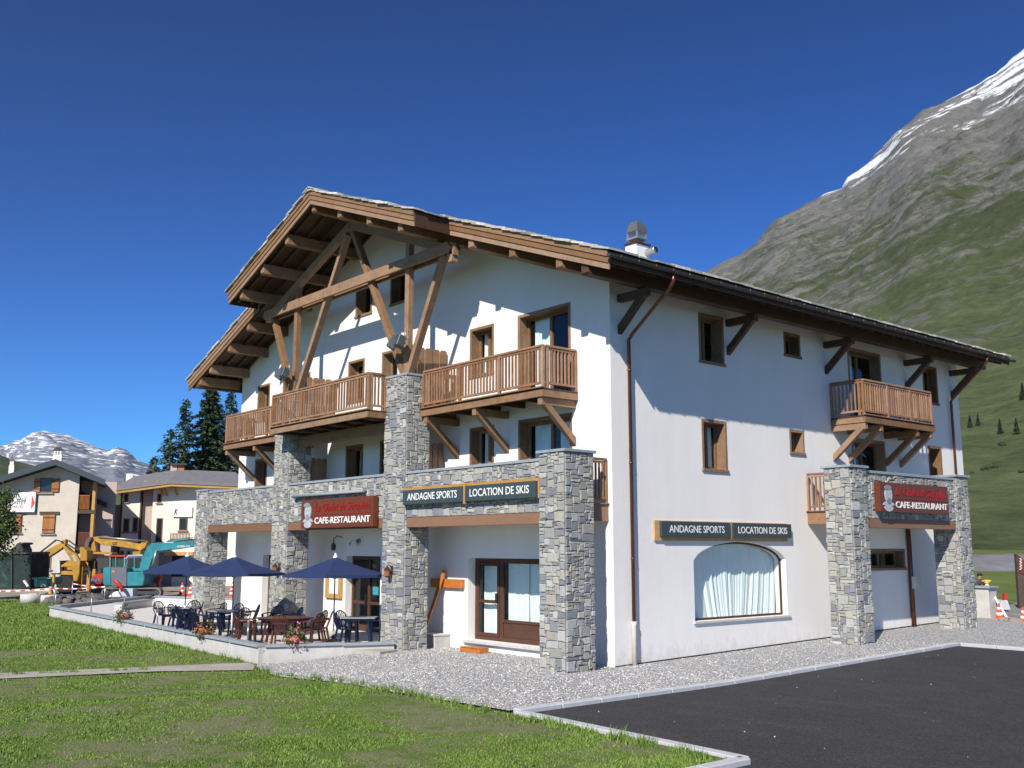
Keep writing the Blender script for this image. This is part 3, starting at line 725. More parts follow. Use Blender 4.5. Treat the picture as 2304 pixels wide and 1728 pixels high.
# stone slates
def slates():
    mb = MB(); pal = [(.46, .45, .40), (.55, .53, .47), (.38, .38, .36), (.64, .62, .56), (.31, .31, .30), (.50, .45, .38)]
    rnd = random.Random(3); cs = 1/math.sqrt(1+SL*SL); sn = SL*cs
    for s_, xe in ((1, XE1+.10), (-1, XE0-.10)):
        L = abs(xe-RX); nrow = int(L/.42)
        for r in range(nrow+1):
            xc = xe-s_*(r*.42)
            if (xc-RX)*s_ < .1: continue
            rowL = .62
            inproj = XP0+.05 < xc-s_*.3 < XP1+.1
            y = (YP if inproj else YV)-.10-rnd.uniform(0, .06)
            while y < YB:
                w = rnd.uniform(.32, .75); th = rnd.uniform(.035, .07); jl = rnd.uniform(-.05, .06); q_ = rnd.uniform(.8, 1.15); mb.cur = tuple(c*q_ for c in rnd.choice(pal))
                xa = xc+s_*jl; xb = xa-s_*rowL
                if (xb-RX)*s_ < -.04: xb = RX-.04*s_
                za = zf(xa)+.445+rnd.uniform(.03, .055); zb = zf(xb)+.445; sk = rnd.uniform(-.03, .03); k = len(mb.v)
                y1 = y+w-.012
                for (x, z) in ((xa, za), (xb, zb)):
                    for yy_, q in ((y, 0), (y1, sk)):
                        mb.v.append((x+q*s_, yy_, z)); mb.v.append((x+q*s_, yy_, z+th))
                for q in ((0, 1, 3, 2), (4, 6, 7, 5), (0, 4, 5, 1), (2, 3, 7, 6), (0, 2, 6, 4), (1, 5, 7, 3)): mb._f([k+i for i in q])
                y += w
    # ridge caps
    y = YP-.14
    while y < YB:
        w = rnd.uniform(.4, .7); mb.cur = rnd.choice(pal)
        for s_ in (1, -1):
            z = zf(RX)+.53; mb.prism([(RX-.02*s_, z), (RX+.34*s_, z-.34*SL), (RX+.34*s_, z-.34*SL+.04), (RX-.02*s_, z+.045)], 'y', y, y+w-.02)
        y += w
    mb.cur = None
    mb.build('stone_slates', 'slab', roof)
slates()
# gutter, brackets, downpipes
g = MB(); GX, GZ = 1.80, 9.70
prof = [(-.075, 0), (-.062, -.045), (-.025, -.078), (.025, -.078), (.062, -.045), (.075, 0)]
for (a, b_), (c, d) in zip(prof, prof[1:]):
    g.quad((GX+a, YV-.15, GZ+b_), (GX+c, YV-.15, GZ+d), (GX+c, YB+.2, GZ+d), (GX+a, YB+.2, GZ+b_))
g.quad(*[(GX+a, YV-.15, GZ+b_) for a, b_ in prof]); g.quad(*[(GX+a, YB+.2, GZ+b_) for a, b_ in prof])
gut = g.build('gutter', 'darkmetal', roof, fix=False)
gb = None; y = YV+.2
while y < YB+.1:
    if gb is None:
        mb = MB(); mb.tube([(1.66, y, 9.88), (1.72, y, 9.70), (GX-.06, y, GZ-.06), (GX, y, GZ-.095), (GX+.06, y, GZ-.07), (GX+.09, y, GZ+.01)], .012, 6); gb = mb.build('gutter_bracket', 'copper', roof); gy = y
    else:
        c = gb.copy(); COL.objects.link(c); c.location.y += y-gy
    y += .62
for yb, top, leg in ((.58, .45, True), (17.78, 17.25, False)):
    mb = MB(); z0 = 1.05 if leg else .35
    mb.tube([(1.78, top, 9.62), (1.78, top, 9.42), (1.62, top+.02, 9.28), (.24, yb, 8.36), (.11, yb, 8.22), (.11, yb, z0)], .048, 10)
    for z in (7.4, 5.0, 2.6): mb.tube([(.11, yb, z), (.11, yb, z+.05)], .056, 10)
    p = mb.build('downpipe', 'copper', chalet)
    if leg:
        mb = MB(); mb.tube([(.11, yb, -.06), (.11, yb, .98), (.11, yb, 1.0), (.11, yb, 1.09)], [.062, .062, .07, .07], 12); mb.build('cream_pipe_base', 'pvc', p)
# eaves brackets on the side wall
br = None
for y in (.36, 4.85, 9.83, 14.80, 18.08):
    if br is None:
        mb = MB(); mb.box(0, 1.02, y-.09, y+.09, 9.20, 9.40); mb.beam((-.05, y, 8.42), (.88, y, 9.27), .15, .18); br = mb.build('eaves_bracket', 'eaves', chalet, bevel=.008); y0_ = y
    else:
        c = br.copy(); COL.objects.link(c); c.location.y += y-y0_
# --- chimney on the roof
ch = MB(); cx, cy = -3.7, 5.0
ch.box(cx-.40, cx+.08, cy, cy+.62, zf(cx)+.2, 12.60); chim = ch.build('chimney', 'render', chalet, bevel=.01)
mb = MB(); mb.box(cx-.44, cx+.12, cy-.04, cy+.66, 12.602, 12.66); mb.build('cap_slab', 'copper', chim)
kx, ky = cx-.16, cy+.31
mb = MB(); s4 = math.pi/4
mb.lathe((kx, ky, 12.66), [(.20, 0), (.20, .08), (.34, .14), (.36, .19), (.24, .22), (.20, .22)], 4, False, s4)
for a, b_ in ((1, 1), (-1, 1), (1, -1), (-1, -1)): mb.box(kx+a*.20-.035, kx+a*.20+.035, ky+b_*.20-.035, ky+b_*.20+.035, 12.84, 13.06)
mb.build('chimney_cowl', 'steel', chim)
mb = MB(); mb.lathe((kx, ky, 13.05), [(.36, 0), (.34, .03), (.31, .15), (.25, .28), (.15, .38), (.04, .42)], 4, False, s4); mb.build('cowl_hood', 'zinc', chim)
mb = MB(); mb.tube([(cx+.05, cy+.48, 12.36), (cx+.42, cy+.55, 12.40)], .11, 18, False); mb.tube([(cx+.36, cy+.54, 12.392), (cx+.43, cy+.55, 12.40)], .125, 18); mb.build('flue_pipe', 'steel', chim)
mb = MB(); mb.tube([(cx+.432, cy+.55, 12.40), (cx+.437, cy+.55, 12.40)], .10, 18); mb.build('flue_opening', 'black', chim)
# --- stone pillars, parapets, beams
gal = chalet
stone_box(-7.74, -6.62, -1.75, -.92, -.35, 7.92, gal, cap=.05)
stone_box(-14.80, -13.74, -1.75, -.92, -.35, 7.92, gal, cap=.05)
stone_box(-.78, .12, -1.75, -.80, -.35, 5.18, gal, cap=.07)
stone_box(-21.36, -20.30, -1.75, -.88, -.35, 5.10, gal, cap=.05)
stone_box(.92, 1.75, 8.0, 8.86, -.3, 5.20, gal, cap=.08)
stone_box(.92, 1.75, 14.3, 15.14, -.3, 5.20, gal, cap=.08)
def parapet(x0, x1):
    o = stone_box(x0, x1, -1.68, -1.40, 3.752, 5.0, gal, 'stone_parapet', 'f')
    c = MB(); c.box(x0, x1, -1.74, -1.34, 5.004, 5.08); c.build('coping', 'coping', o, bevel=.006)
    c = MB(); c.box(x0, x1, -1.70, -1.38, 3.48, 3.748); c.build('lintel_beam', 'beamp', o)
parapet(-20.27, -14.83); parapet(-13.71, -7.77); parapet(-6.59, -.81)
o = stone_box(1.40, 1.68, 8.9, 14.27, 3.752, 5.08, gal, 'stone_parapet', 'r')
c = MB(); c.box(1.34, 1.74, 8.9, 14.27, 5.084, 5.165); c.build('coping', 'coping', o, bevel=.006)
c = MB(); c.box(1.38, 1.70, 8.9, 14.27, 3.48, 3.748); c.build('lintel_beam', 'beamp', o)
mb = MB(); mb.box(-21.3, -.2, -1.39, -.01, 3.76, 3.93); mb.box(.01, 1.39, 8.5, 15.0, 3.76, 3.93); mb.build('gallery_floor', 'render', chalet)
# timber edge and railing at the open ends of the galleries
def railing_x(parent, p0, p1, z0, z1, posts, nb, m='woodrail', post=.08):
    """railing from p0 to p1 (2-D), posts at fractions, nb balusters per bay; balusters are objects"""
    p0 = Vector((*p0, 0)); p1 = Vector((*p1, 0)); d = p1-p0
    mb = MB(); mb.beam(p0+Vector((0, 0, z1-.03)), p1+Vector((0, 0, z1-.03)), .10, .06); mb.build('handrail', m, parent, bevel=.008)
    mb = MB(); mb.beam(p0+Vector((0, 0, z0+.12)), p1+Vector((0, 0, z0+.12)), .055, .06); mb.build('bottom_rail', m, parent)
    mb = MB(); mb.beam(p0+Vector((0, 0, z1-.10)), p1+Vector((0, 0, z1-.10)), .05, .05); mb.build('top_rail', m, parent)
    for t in posts:
        q = p0+d*t; mb = MB(); mb.box(q.x-post/2, q.x+post/2, q.y-post/2, q.y+post/2, z0-.05, z1-.062); mb.build('post', m, parent, bevel=.006)
    bb = None
    for t0, t1 in zip(posts, posts[1:]):
        for i in range(1, nb+1):
            t = t0+(t1-t0)*i/(nb+1); q = p0+d*t
            if bb is None:
                mb = MB(); mb.box(q.x-.021, q.x+.021, q.y-.021, q.y+.021, z0+.15, z1-.12); bb = mb.build('baluster', m, parent); bq = q
            else:
                c = bb.copy(); COL.objects.link(c); c.location += q-bq
mb = MB(); mb.box(-.20, -.14, -.80, -.01, 3.55, 3.97); er = mb.build('end_railing', 'woodrail', chalet)
mb = MB(); mb.box(-.24, -.10, -.80, -.01, 3.972, 4.0); mb.build('deck_edge', 'woodrail', er)
railing_x(er, (-.17, -.78), (-.17, -.05), 4.0, 5.13, [0, 1], 5, post=.06)
mb = MB(); mb.box(.01, .92, 8.42, 8.50, 3.60, 3.97); er = mb.build('end_railing', 'woodrail', chalet)
mb = MB(); mb.box(.01, .92, 8.36, 8.54, 3.972, 4.0); mb.build('deck_edge', 'woodrail', er)
railing_x(er, (.05, 8.45), (.90, 8.45), 4.0, 5.13, [0, 1], 5, post=.06)
# --- balconies
def balcony(x0, x1, yf, yb, nposts, nb, braces=(), joist=True, side=None):
    def T(x, y): return (x, y) if side is None else (-y, x)       # side balcony: along +y, projecting to +x
    def bx(mb, a0, a1, b0, b1, z0, z1):
        if side is None: mb.box(a0, a1, b0, b1, z0, z1)
        else: mb.box(-b1, -b0, a0, a1, z0, z1)
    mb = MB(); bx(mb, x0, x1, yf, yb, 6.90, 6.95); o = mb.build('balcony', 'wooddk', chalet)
    mb = MB(); bx(mb, x0-.01, x1+.01, yf-.03, yf+.04, 6.72, 6.895); mb.build('fascia_beam', 'wood', o, bevel=.006)
    for a in (x0+.04, x1-.04):
        mb = MB(); bx(mb, a-.05, a+.05, yf+.045, yb, 6.725, 6.893); mb.build('fascia_beam', 'wood', o)
    mb = MB(); bx(mb, x0-.03, x1+.03, yf-.06, yf+.02, 6.952, 6.985); mb.build('deck_edge', 'woodrail', o)
    n = max(1, round((x1-x0)/1.15))
    for i in range(1, n):
        a = x0+(x1-x0)*i/n; mb = MB(); bx(mb, a-.05, a+.05, yf+.045, yb, 6.74, 6.89); mb.build('joist', 'wooddk', o)
    ins = .05
    fr = [i/(nposts-1) for i in range(nposts)]
    railing_x(o, T(x0+ins, yf+ins), T(x1-ins, yf+ins), 6.97, 8.09, fr, nb)
    railing_x(o, T(x1-ins, yf+ins+.05), T(x1-ins, yb-.02), 6.97, 8.088, [.08, 1], max(2, round((yb-yf)/.16)-1))
    railing_x(o, T(x0+ins, yf+ins+.05), T(x0+ins, yb-.02), 6.97, 8.088, [.08, 1], max(2, round((yb-yf)/.16)-1))
    for a in braces:
        mb = MB()
        if side is None:
            mb.box(a-.08, a+.08, yf+.02, 0, 6.52, 6.72); mb.beam((a, .04, 5.60), (a, yf+.16, 6.60), .15, .17)
        else:
            mb.box(0, -yf-.02, a-.08, a+.08, 6.52, 6.72); mb.beam((-.04, a, 5.66), (-yf-.16, a, 6.58), .15, .17)
        mb.build('brace', 'wood', o, bevel=.006)
    return o
balcony(-6.60, -1.20, -1.24, -.01, 4, 12, (-6.42, -4.10, -1.36))
balcony(-20.15, -14.83, -1.24, -.01, 4, 11, (-20.0, -17.6, -15.3))
mbal = balcony(-13.90, -7.66, -2.42, -1.77, 4, 12)
mb = MB(); mb.box(-13.72, -7.76, -1.77, -.01, 6.78, 6.948); mb.build('inner_deck', 'wooddk', mbal)
mb = MB(); mb.box(-13.72, -7.76, -1.45, -1.22, 6.36, 6.70); mb.build('support_beam', 'wood', mbal, bevel=.01)
for x in (-13.3, -12.2, -11.1, -10.0, -8.9, -8.0):
    mb = MB(); mb.box(x-.07, x+.07, -2.36, -.01, 6.70, 6.777); mb.build('joist', 'wooddk', mbal)
balcony(9.95, 14.25, -1.20, -.01, 4, 9, (10.05, 10.95, 13.2, 14.1), side='S')
# plank screens between flats
def screen(x, y0, y1, z0, z1):
    mb = MB(); n = 3 if y1-y0 < .7 else 4; w = (y1-y0)/n
    for i in range(n):
        a = y0+i*w+.015; b_ = y0+(i+1)*w-.015
        mb.prism([(a, z0), (b_, z0), (b_, z1-.06), (b_-.03, z1-.01), ((a+b_)/2, z1), (a+.03, z1-.01), (a, z1-.06)], 'x', x, x+.035)
    mb.build('plank_screen', 'wood', chalet)
screen(-6.98, -1.15, -.05, 6.97, 8.90); screen(-13.98, -1.05, -.05, 6.97, 8.90); screen(-7.12, -.88, -.05, 3.95, 6.05); screen(-14.15, -.88, -.05, 3.95, 6.05)
# --- gable truss
TY = -1.40
def strut(p, q, w=.17, h=.22, nm='truss_strut'):
    mb = MB(); mb.beam((p[0], TY, p[1]), (q[0], TY, q[1]), w, h, up=(0, 1, 0)); mb.build(nm, 'wood', chalet, bevel=.008)
def zb_(x): return zf(x)-.27
strut((-7.24, 8.02), (-10.42, 13.30)); strut((-14.06, 8.02), (-10.78, 13.30))
strut((-7.10, 8.0), (-7.10, zf(-7.10)-.28), .2, .19, 'truss_post'); strut((-14.13, 8.0), (-14.13, zf(-14.13)-.28), .2, .19, 'truss_post')
strut((-7.02, 8.02), (-5.30, 11.36)); strut((-14.22, 8.02), (-15.95, 11.36))
for y0, y1 in ((-1.62, -1.53), (-1.27, -1.18)):
    mb = MB(); mb.prism([(-16.35, 11.30), (-4.90, 11.30), (-4.78, 11.45), (-4.90, 11.62), (-16.35, 11.62), (-16.45, 11.45)], 'y', y0, y1); mb.build('tie_beam', 'wood', chalet, bevel=.008)
for s_ in (1, -1):
    xa, xb = (RX+.02, -4.75) if s_ == 1 else (-16.45, RX-.02)
    mb = MB(); slope_prism(mb, xa, xb, -.56, -.275, TY-.10, TY+.10); mb.build('principal_rafter', 'wood', chalet, bevel=.008)
mb = MB(); mb.box(-5.05, -4.8, TY-.1, TY+.1, 11.05, 11.35); mb.build('beam_end_block', 'wood', chalet)
# porch drain pipe and meter box on the side wall
mb = MB(); mb.tube([(.09, 14.17, .2), (.09, 14.17, 3.75)], .075, 12); p = mb.build('downpipe', 'copper', chalet)
mb = MB(); mb.box(.16, .30, 14.05, 14.45, 1.55, 1.95); mb.build('meter_box', 'pvc', p, bevel=.01)
# ------------------------------------------------------------------ signs
def portrait(o, xd, s, parent):
    """raised grey bust: hat, face with beard, shoulders"""
    o = Vector(o); xd = Vector(xd); nd = xd.cross(Vector((0, 0, 1))).normalized()
    def disk(mb, cx, cz, rx, rz, d0, d1, n=20, a0=0, a1=2*math.pi, wob=0):
        pts = [(cx+rx*math.cos(a0+(a1-a0)*i/n)*(1+wob*math.sin(i*2.3)), cz+rz*math.sin(a0+(a1-a0)*i/n)) for i in range(n+(0 if a1-a0 > 6.2 else 1))]
        k = len(mb.v)
        for d in (d0, d1): mb.v += [tuple(o+xd*a*s+Vector((0, 0, b_*s))+nd*d) for a, b_ in pts]
        m_ = len(pts); mb._f([k+i for i in range(m_)]); mb._f([k+m_+i for i in range(m_)][::-1])
        for i in range(m_): mb._f([k+i, k+m_+i, k+m_+(i+1) % m_, k+(i+1) % m_])
    mb = MB(); disk(mb, .5, .16, .42, .20, .002, .02, 20, .2, math.pi-.2); disk(mb, .5, .10, .30, .13, .002, .021); disk(mb, .5, .60, .25, .34, .002, .03); ob = mb.build('portrait', plain('portrait_grey', (.42, .45, .48), .6, .25, 12), parent)
    mb = MB(); disk(mb, .44, .86, .27, .10, .031, .037, 20, 0, 6.3, .05); disk(mb, .5, .37, .15, .11, .031, .036); disk(mb, .42, .64, .035, .02, .031, .034); disk(mb, .58, .64, .035, .02, .031, .034); disk(mb, .5, .47, .09, .02, .037, .04)
    mb.build('hat_and_beard', plain('portrait_dark', (.22, .24, .26), .7, .3, 12), ob)
def cafe_sign(o, xd, w, h, label):
    o = Vector(o); xd = Vector(xd); nd = xd.cross(Vector((0, 0, 1))).normalized()
    t = thing('cafe_sign', label, 'sign', o)
    mb = MB(); a = o; 
    def bx(mb, x0, x1, z0, z1, d0, d1):
        k = len(mb.v); mb.v += [tuple(o+xd*x+nd*d+Vector((0, 0, z))) for x in (x0, x1) for d in (d0, d1) for z in (z0, z1)]
        for q in ((0, 1, 3, 2), (4, 6, 7, 5), (0, 4, 5, 1), (2, 3, 7, 6), (0, 2, 6, 4), (1, 5, 7, 3)): mb._f([k+i for i in q])
    bx(mb, 0, w, 0, h, -.18, 0); bd = mb.build('board', 'signbrown', t, bevel=.008)
    mb = MB(); text(mb, 'CAFE-RESTAURANT', o+xd*w*.21+Vector((0, 0, h*.15))+nd*.004, xd, (0, 0, 1), w*.76, h*.22, .012, 0, .012); mb.build('lettering', 'white', t)
    mb = MB(); bx(mb, w*.20, w*.97, h*.455, h*.475, .004, .015); mb.build('underline', 'red', t)
    mb = MB(); text(mb, 'Le Chalet de Séraphin', o+xd*w*.21+Vector((0, 0, h*.50))+nd*.004, xd, (0, 0, 1), w*.75, h*.34, .014, .35, .0); mb.build('lettering', 'red', t)
    portrait(o+xd*w*.015+Vector((0, 0, h*.04)), xd, h*.9, t)
    return t
cafe_sign((-12.42, -1.93, 3.52), (1, 0, 0), 4.38, .92, 'brown cafe restaurant sign with bust portrait on the front parapet between two tall pillars')
cafe_sign((1.90, 9.33, 3.95), (0, 1, 0), 4.15, .88, 'brown cafe restaurant sign with bust portrait on the side porch parapet')
def ski_sign(front):
    if front:
        t = thing('shop_sign', 'dark slate coloured ski rental sign on the stone parapet above the shop door', 'sign', (-3.7, -1.8, 4.08))
        mb = MB(); mb.box(-6.60, -.73, -1.80, -1.755, 4.10, 4.60); mb.box(-3.72, -3.62, -1.86, -1.80, 4.05, 4.56); mb.build('backing_board', 'backing', t)
        for a, c, s_, ta, tc in ((-6.54, -3.73, 'ANDAGNE SPORTS', -6.30, -3.96), (-3.61, -.79, 'LOCATION DE SKIS', -3.40, -1.02)):
            mb = MB(); mb.box(a, c, -1.885, -1.802, 4.11, 4.52); bd = mb.build('board', 'signdark', t, bevel=.005)
            mb = MB(); text(mb, s_, (ta, -1.888, 4.225), (1, 0, 0), (0, 0, 1), tc-ta, .20, .004, 0, .006); mb.build('lettering', 'white', bd)
    else:
        t = thing('shop_sign', 'dark slate coloured ski rental sign on the white side wall above the arched window', 'sign', (.05, 4.4, 3.08))
        mb = MB(); mb.box(.003, .055, 1.48, 7.28, 3.08, 3.60); mb.box(.055, .10, 4.51, 4.61, 3.12, 3.58); mb.build('backing_board', 'backing', t)
        for a, c, s_, ta, tc in ((1.66, 4.50, 'ANDAGNE SPORTS', 1.95, 4.23), (4.62, 7.37, 'LOCATION DE SKIS', 4.84, 7.15)):
            mb = MB(); mb.box(.057, .14, a, c, 3.18, 3.58); bd = mb.build('board', 'signdark', t, bevel=.005)
            mb = MB(); text(mb, s_, (.143, ta, 3.29), (0, 1, 0), (0, 0, 1), tc-ta, .19, .004, 0, .006); mb.build('lettering', 'white', bd)
ski_sign(True); ski_sign(False)
mb = MB(); mb.tube([(-13.2, -1.86, 4.60), (-8.7, -1.86, 4.60)], .045, 10); mb.box(-13.2, -8.7, -1.84, -1.76, 4.62, 4.66)
tag(mb.build('tube_light', 'coping'), 'long pale strip light on the parapet above the front cafe sign', 'light')
# menu board
t = thing('menu_board', 'varnished wooden menu frame with white sheet on the cafe wall', 'menu board', (-13.4, -.04, 1.13))
mb = MB()
for a in ((-13.93, -13.74, 1.17, 2.08), (-13.06, -12.87, 1.17, 2.08)): mb.box(a[0], a[1], -.09, -.003, a[2], a[3])
mb.box(-13.74, -13.06, -.088, -.003, 1.92, 2.08); mb.box(-13.74, -13.06, -.088, -.003, 1.17, 1.33); mb.build('frame', 'backing', t, bevel=.01)
mb = MB(); mb.box(-13.74, -13.06, -.04, -.005, 1.33, 1.92); mb.build('menu_sheet', 'white', t)
# small wall lights and lanterns
def lantern(x, label):
    t = thing('wall_lantern', label, 'lantern', (x, -1.9, 2.05), 'copper lanterns on the stone pillars')
    mb = MB(); mb.box(x-.05, x+.05, -1.80, -1.765, 2.15, 2.38); mb.tube([(x, -1.80, 2.33), (x, -1.9, 2.42), (x, -1.95, 2.36)], .014, 6); mb.build('bracket', 'darkmetal', t)
    mb = MB(); mb.lathe((x, -1.95, 2.05), [(.05, 0), (.075, .03), (.09, .24), (.03, .30), (.01, .33)], 8, False); mb.build('lamp_body', 'copper', t)
    mb = MB(); mb.lathe((x, -1.95, 2.09), [(.085, 0), (.092, .15)], 8, False); mb.build('lamp_glass', plain('amber_glass', (.26, .11, .05), .3, .1), t)
lantern(-7.18, 'copper lantern on the tall pillar beside the shop front'); lantern(-14.1, 'copper lantern on the tall pillar beside the cafe entrance')
t = thing('spotlight', 'pair of small spotlights on the shaded wall above the cafe door', 'spotlight', (-11.9, -.1, 3.05))
mb = MB(); mb.box(-12.0, -11.8, -.05, -.003, 3.06, 3.18); mb.build('mount', 'darkmetal', t)
for x in (-12.15, -11.62):
    mb = MB(); mb.tube([(-11.9, -.05, 3.12), (x, -.14, 3.14), (x, -.18, 3.06), (x, -.24, 2.98)], [.012, .012, .03, .07], 10); mb.build('lamp_head', 'steel', t)
mb = MB(); mb.tube([(-13.0, -.003, 3.25), (-13.0, -.2, 3.3), (-13.0, -.34, 3.2), (-13.0, -.34, 3.05)], .018, 6); mb.lathe((-13.0, -.34, 2.80), [(.06, 0), (.08, .05), (.08, .18), (.03, .27)], 8)
tag(mb.build('hanging_lantern', 'darkmetal'), 'black hanging lantern on a bracket above the right-hand parasol', 'lantern')
# flood lights on the truss
M['flood'] = plain('floodlight_grey', (.055, .065, .07), .45, .2)
def flood(cx, cz, label, flip=1):
    t = thing('floodlight', label, 'floodlight', (cx, -1.55, cz-.2), 'grey floodlight units on the gable truss')
    mb = MB(); mb.beam((cx-.34*flip, -1.92, cz-.12), (cx-.20*flip, -1.74, cz+.20), .26, .26); mb.build('lamp_head', 'flood', t, bevel=.02)
    mb = MB(); mb.beam((cx+.10*flip, -1.92, cz-.14), (cx+.12*flip, -1.80, cz+.20), .26, .24); mb.build('lamp_head', 'flood', t, bevel=.02)
    mb = MB(); mb.tube([(cx-.25*flip, -1.74, cz+.05), (cx, -1.60, cz+.02), (cx+.12*flip, -1.74, cz+.05)], .025, 8); mb.tube([(cx+.25*flip, -1.75, cz+.08), (cx+.4*flip, -1.75, cz+.12)], .02, 8); mb.tube([(cx+.3*flip, -1.8, cz+.03), (cx+.3*flip, -1.8, cz+.35)], .012, 6); mb.build('bracket', 'steel', t)
flood(-6.98, 8.93, 'grey twin floodlight at the foot of the right truss struts'); flood(-14.18, 8.93, 'grey twin floodlight at the foot of the left truss struts', 1)
# plank and step by the shop
mb = MB(); mb.beam((-7.42, -.62, .02), (-6.86, -.13, 2.22), .10, .03, up=(0, 1, 0), w2=.15); tag(mb.build('leaning_plank', 'orange'), 'long orange varnished plank leaning on the wall left of the shop door', 'plank')
mb = MB(); mb.box(-7.6, -6.03, -.12, -.003, 1.72, 1.98); tag(mb.build('wall_board', 'orange', bevel=.01), 'short orange timber board fixed to the wall behind the leaning plank', 'board')
mb = MB(); mb.box(-5.46, -4.58, -.60, -.26, .02, .15); mb.box(-5.46, -4.58, -.62, -.24, .15, .165); tag(mb.build('wooden_step', 'orange', bevel=.008), 'low wooden step block on the gravel in front of the shop', 'step')
mb = MB(); mb.box(-7.5, -6.72, -.55, -.01, -.05, .34); mb.box(-7.5, -6.70, -.58, -.01, .342, .40); tag(mb.build('concrete_block', 'concrete', bevel=.01), 'low concrete ledge at the wall behind the tall pillar', 'ledge')
mb = MB(); mb.prism([(-8.3, -2.6), (-8.1, -3.3), (-6.3, -2.7), (-6.5, -2.0), (-7.4, -2.1)], 'z', -.03, .085); tag(mb.build('flagstone', 'pathm', bevel=.01), 'irregular flat stone slab on the gravel below the terrace end', 'stone')
# ------------------------------------------------------------------ terrace
TZ = .13; TC = .28
tp = [(-8.2, -5.2), (-31.6, -3.85), (-34.6, -1.1), (-38.3, 3.0), (-33, 4.4), (-22, 3.0), (-21.5, -.01), (-7.3, -.01), (-7.3, -2.2), (-7.6, -3.1)]
bm = bmesh.new(); bm.faces.new([bm.verts.new((x, y, TZ)) for x, y in tp][::-1]); bmesh.ops.recalc_face_normals(bm, faces=bm.faces)
if bm.faces[:][0].normal.z < 0: bmesh.ops.reverse_faces(bm, faces=bm.faces[:])
me = bpy.data.meshes.new('terrace'); bm.to_mesh(me); bm.free(); me.materials.append(M['paving'])
o = bpy.data.objects.new('terrace', me); COL.objects.link(o); o['kind'] = 'structure'
def low_wall(pts, top, w, label, over=.06, bot=-.45, cop=.075, m='concrete'):
    t = thing('low_wall', label, 'wall', (*pts[0], bot))
    for (x0, y0), (x1, y1) in zip(pts, pts[1:]):
        L = math.hypot(x1-x0, y1-y0); ex = w/2/L
        a = (x0-(x1-x0)*ex, y0-(y1-y0)*ex); b_ = (x1+(x1-x0)*ex, y1+(y1-y0)*ex)
        mb = MB(); mb.beam((*a, (bot+top-cop)/2), (*b_, (bot+top-cop)/2), w, top-cop-bot); mb.build('wall_body', m, t)
        n = max(1, round(L/2.0)); 
        for k in range(n):
            f0 = k/n+(.002 if k else -ex); f1 = (k+1)/n-(.002 if k < n-1 else -ex)
            mb = MB(); mb.beam((x0+(x1-x0)*f0, y0+(y1-y0)*f0, top-cop/2+.002), (x0+(x1-x0)*f1, y0+(y1-y0)*f1, top-cop/2+.002), w+2*over, cop); mb.build('coping', 'coping', t, bevel=.01)
    return t
low_wall([(-31.55, -3.98), (-8.42, -5.20)], TC, .22, 'long low concrete wall with slate coping along the lawn side of the terrace')
low_wall([(-8.26, -5.04), (-7.52, -3.30)], TC, .22, 'short low wall at the corner of the terrace above the gravel')
low_wall([(-7.42, -3.12), (-6.98, -1.95)], .262, .22, 'stub of low wall joining the tall pillar beside the terrace')
low_wall([(-31.75, -3.7), (-38.4, 3.0)], TC+.02, .2, 'low grey wall at the far left end of the terrace')
low_wall([(-28.9, -1.9), (-31.0, .1)], .47, .35, 'raised planter wall at the far end of the terrace')
low_wall([(-30.9, .6), (-24.5, 3.2)], .62, .2, 'low white wall at the back of the terrace beyond the far pillar', m='render')
# bollard lights
def bollard(x, y, z, label, h=.55):
    t = thing('garden_light', label, 'garden light', (x, y, z), 'slim steel garden lights around the terrace')
    mb = MB(); mb.tube([(x, y, z), (x, y, z+h-.14)], .022, 10); mb.build('post', 'steel', t)
    mb = MB(); mb.lathe((x, y, z+h-.14), [(.03, 0), (.034, .02), (.034, .12), (.04, .125), (.03, .15)], 12); mb.build('lamp_head', 'steel', t)
    mb = MB(); mb.lathe((x, y, z), [(.05, 0), (.05, .012)], 12); mb.build('base', 'steel', t)
bollard(-33.4, -3.35, .0, 'slim steel garden light at the far end corner of the terrace wall', .95)
bollard(-26.2, -4.02, TC, 'slim steel garden light on the coping left of the purple flowers', .75)
bollard(-17.85, -4.45, TC, 'slim steel garden light on the coping beside the leftmost navy chair')
bollard(-29.2, -1.6, .1, 'short steel garden light in front of the raised planter wall', .5)
bollard(-9.75, -4.95, TC, 'slim steel garden light on the coping in front of the brown table')
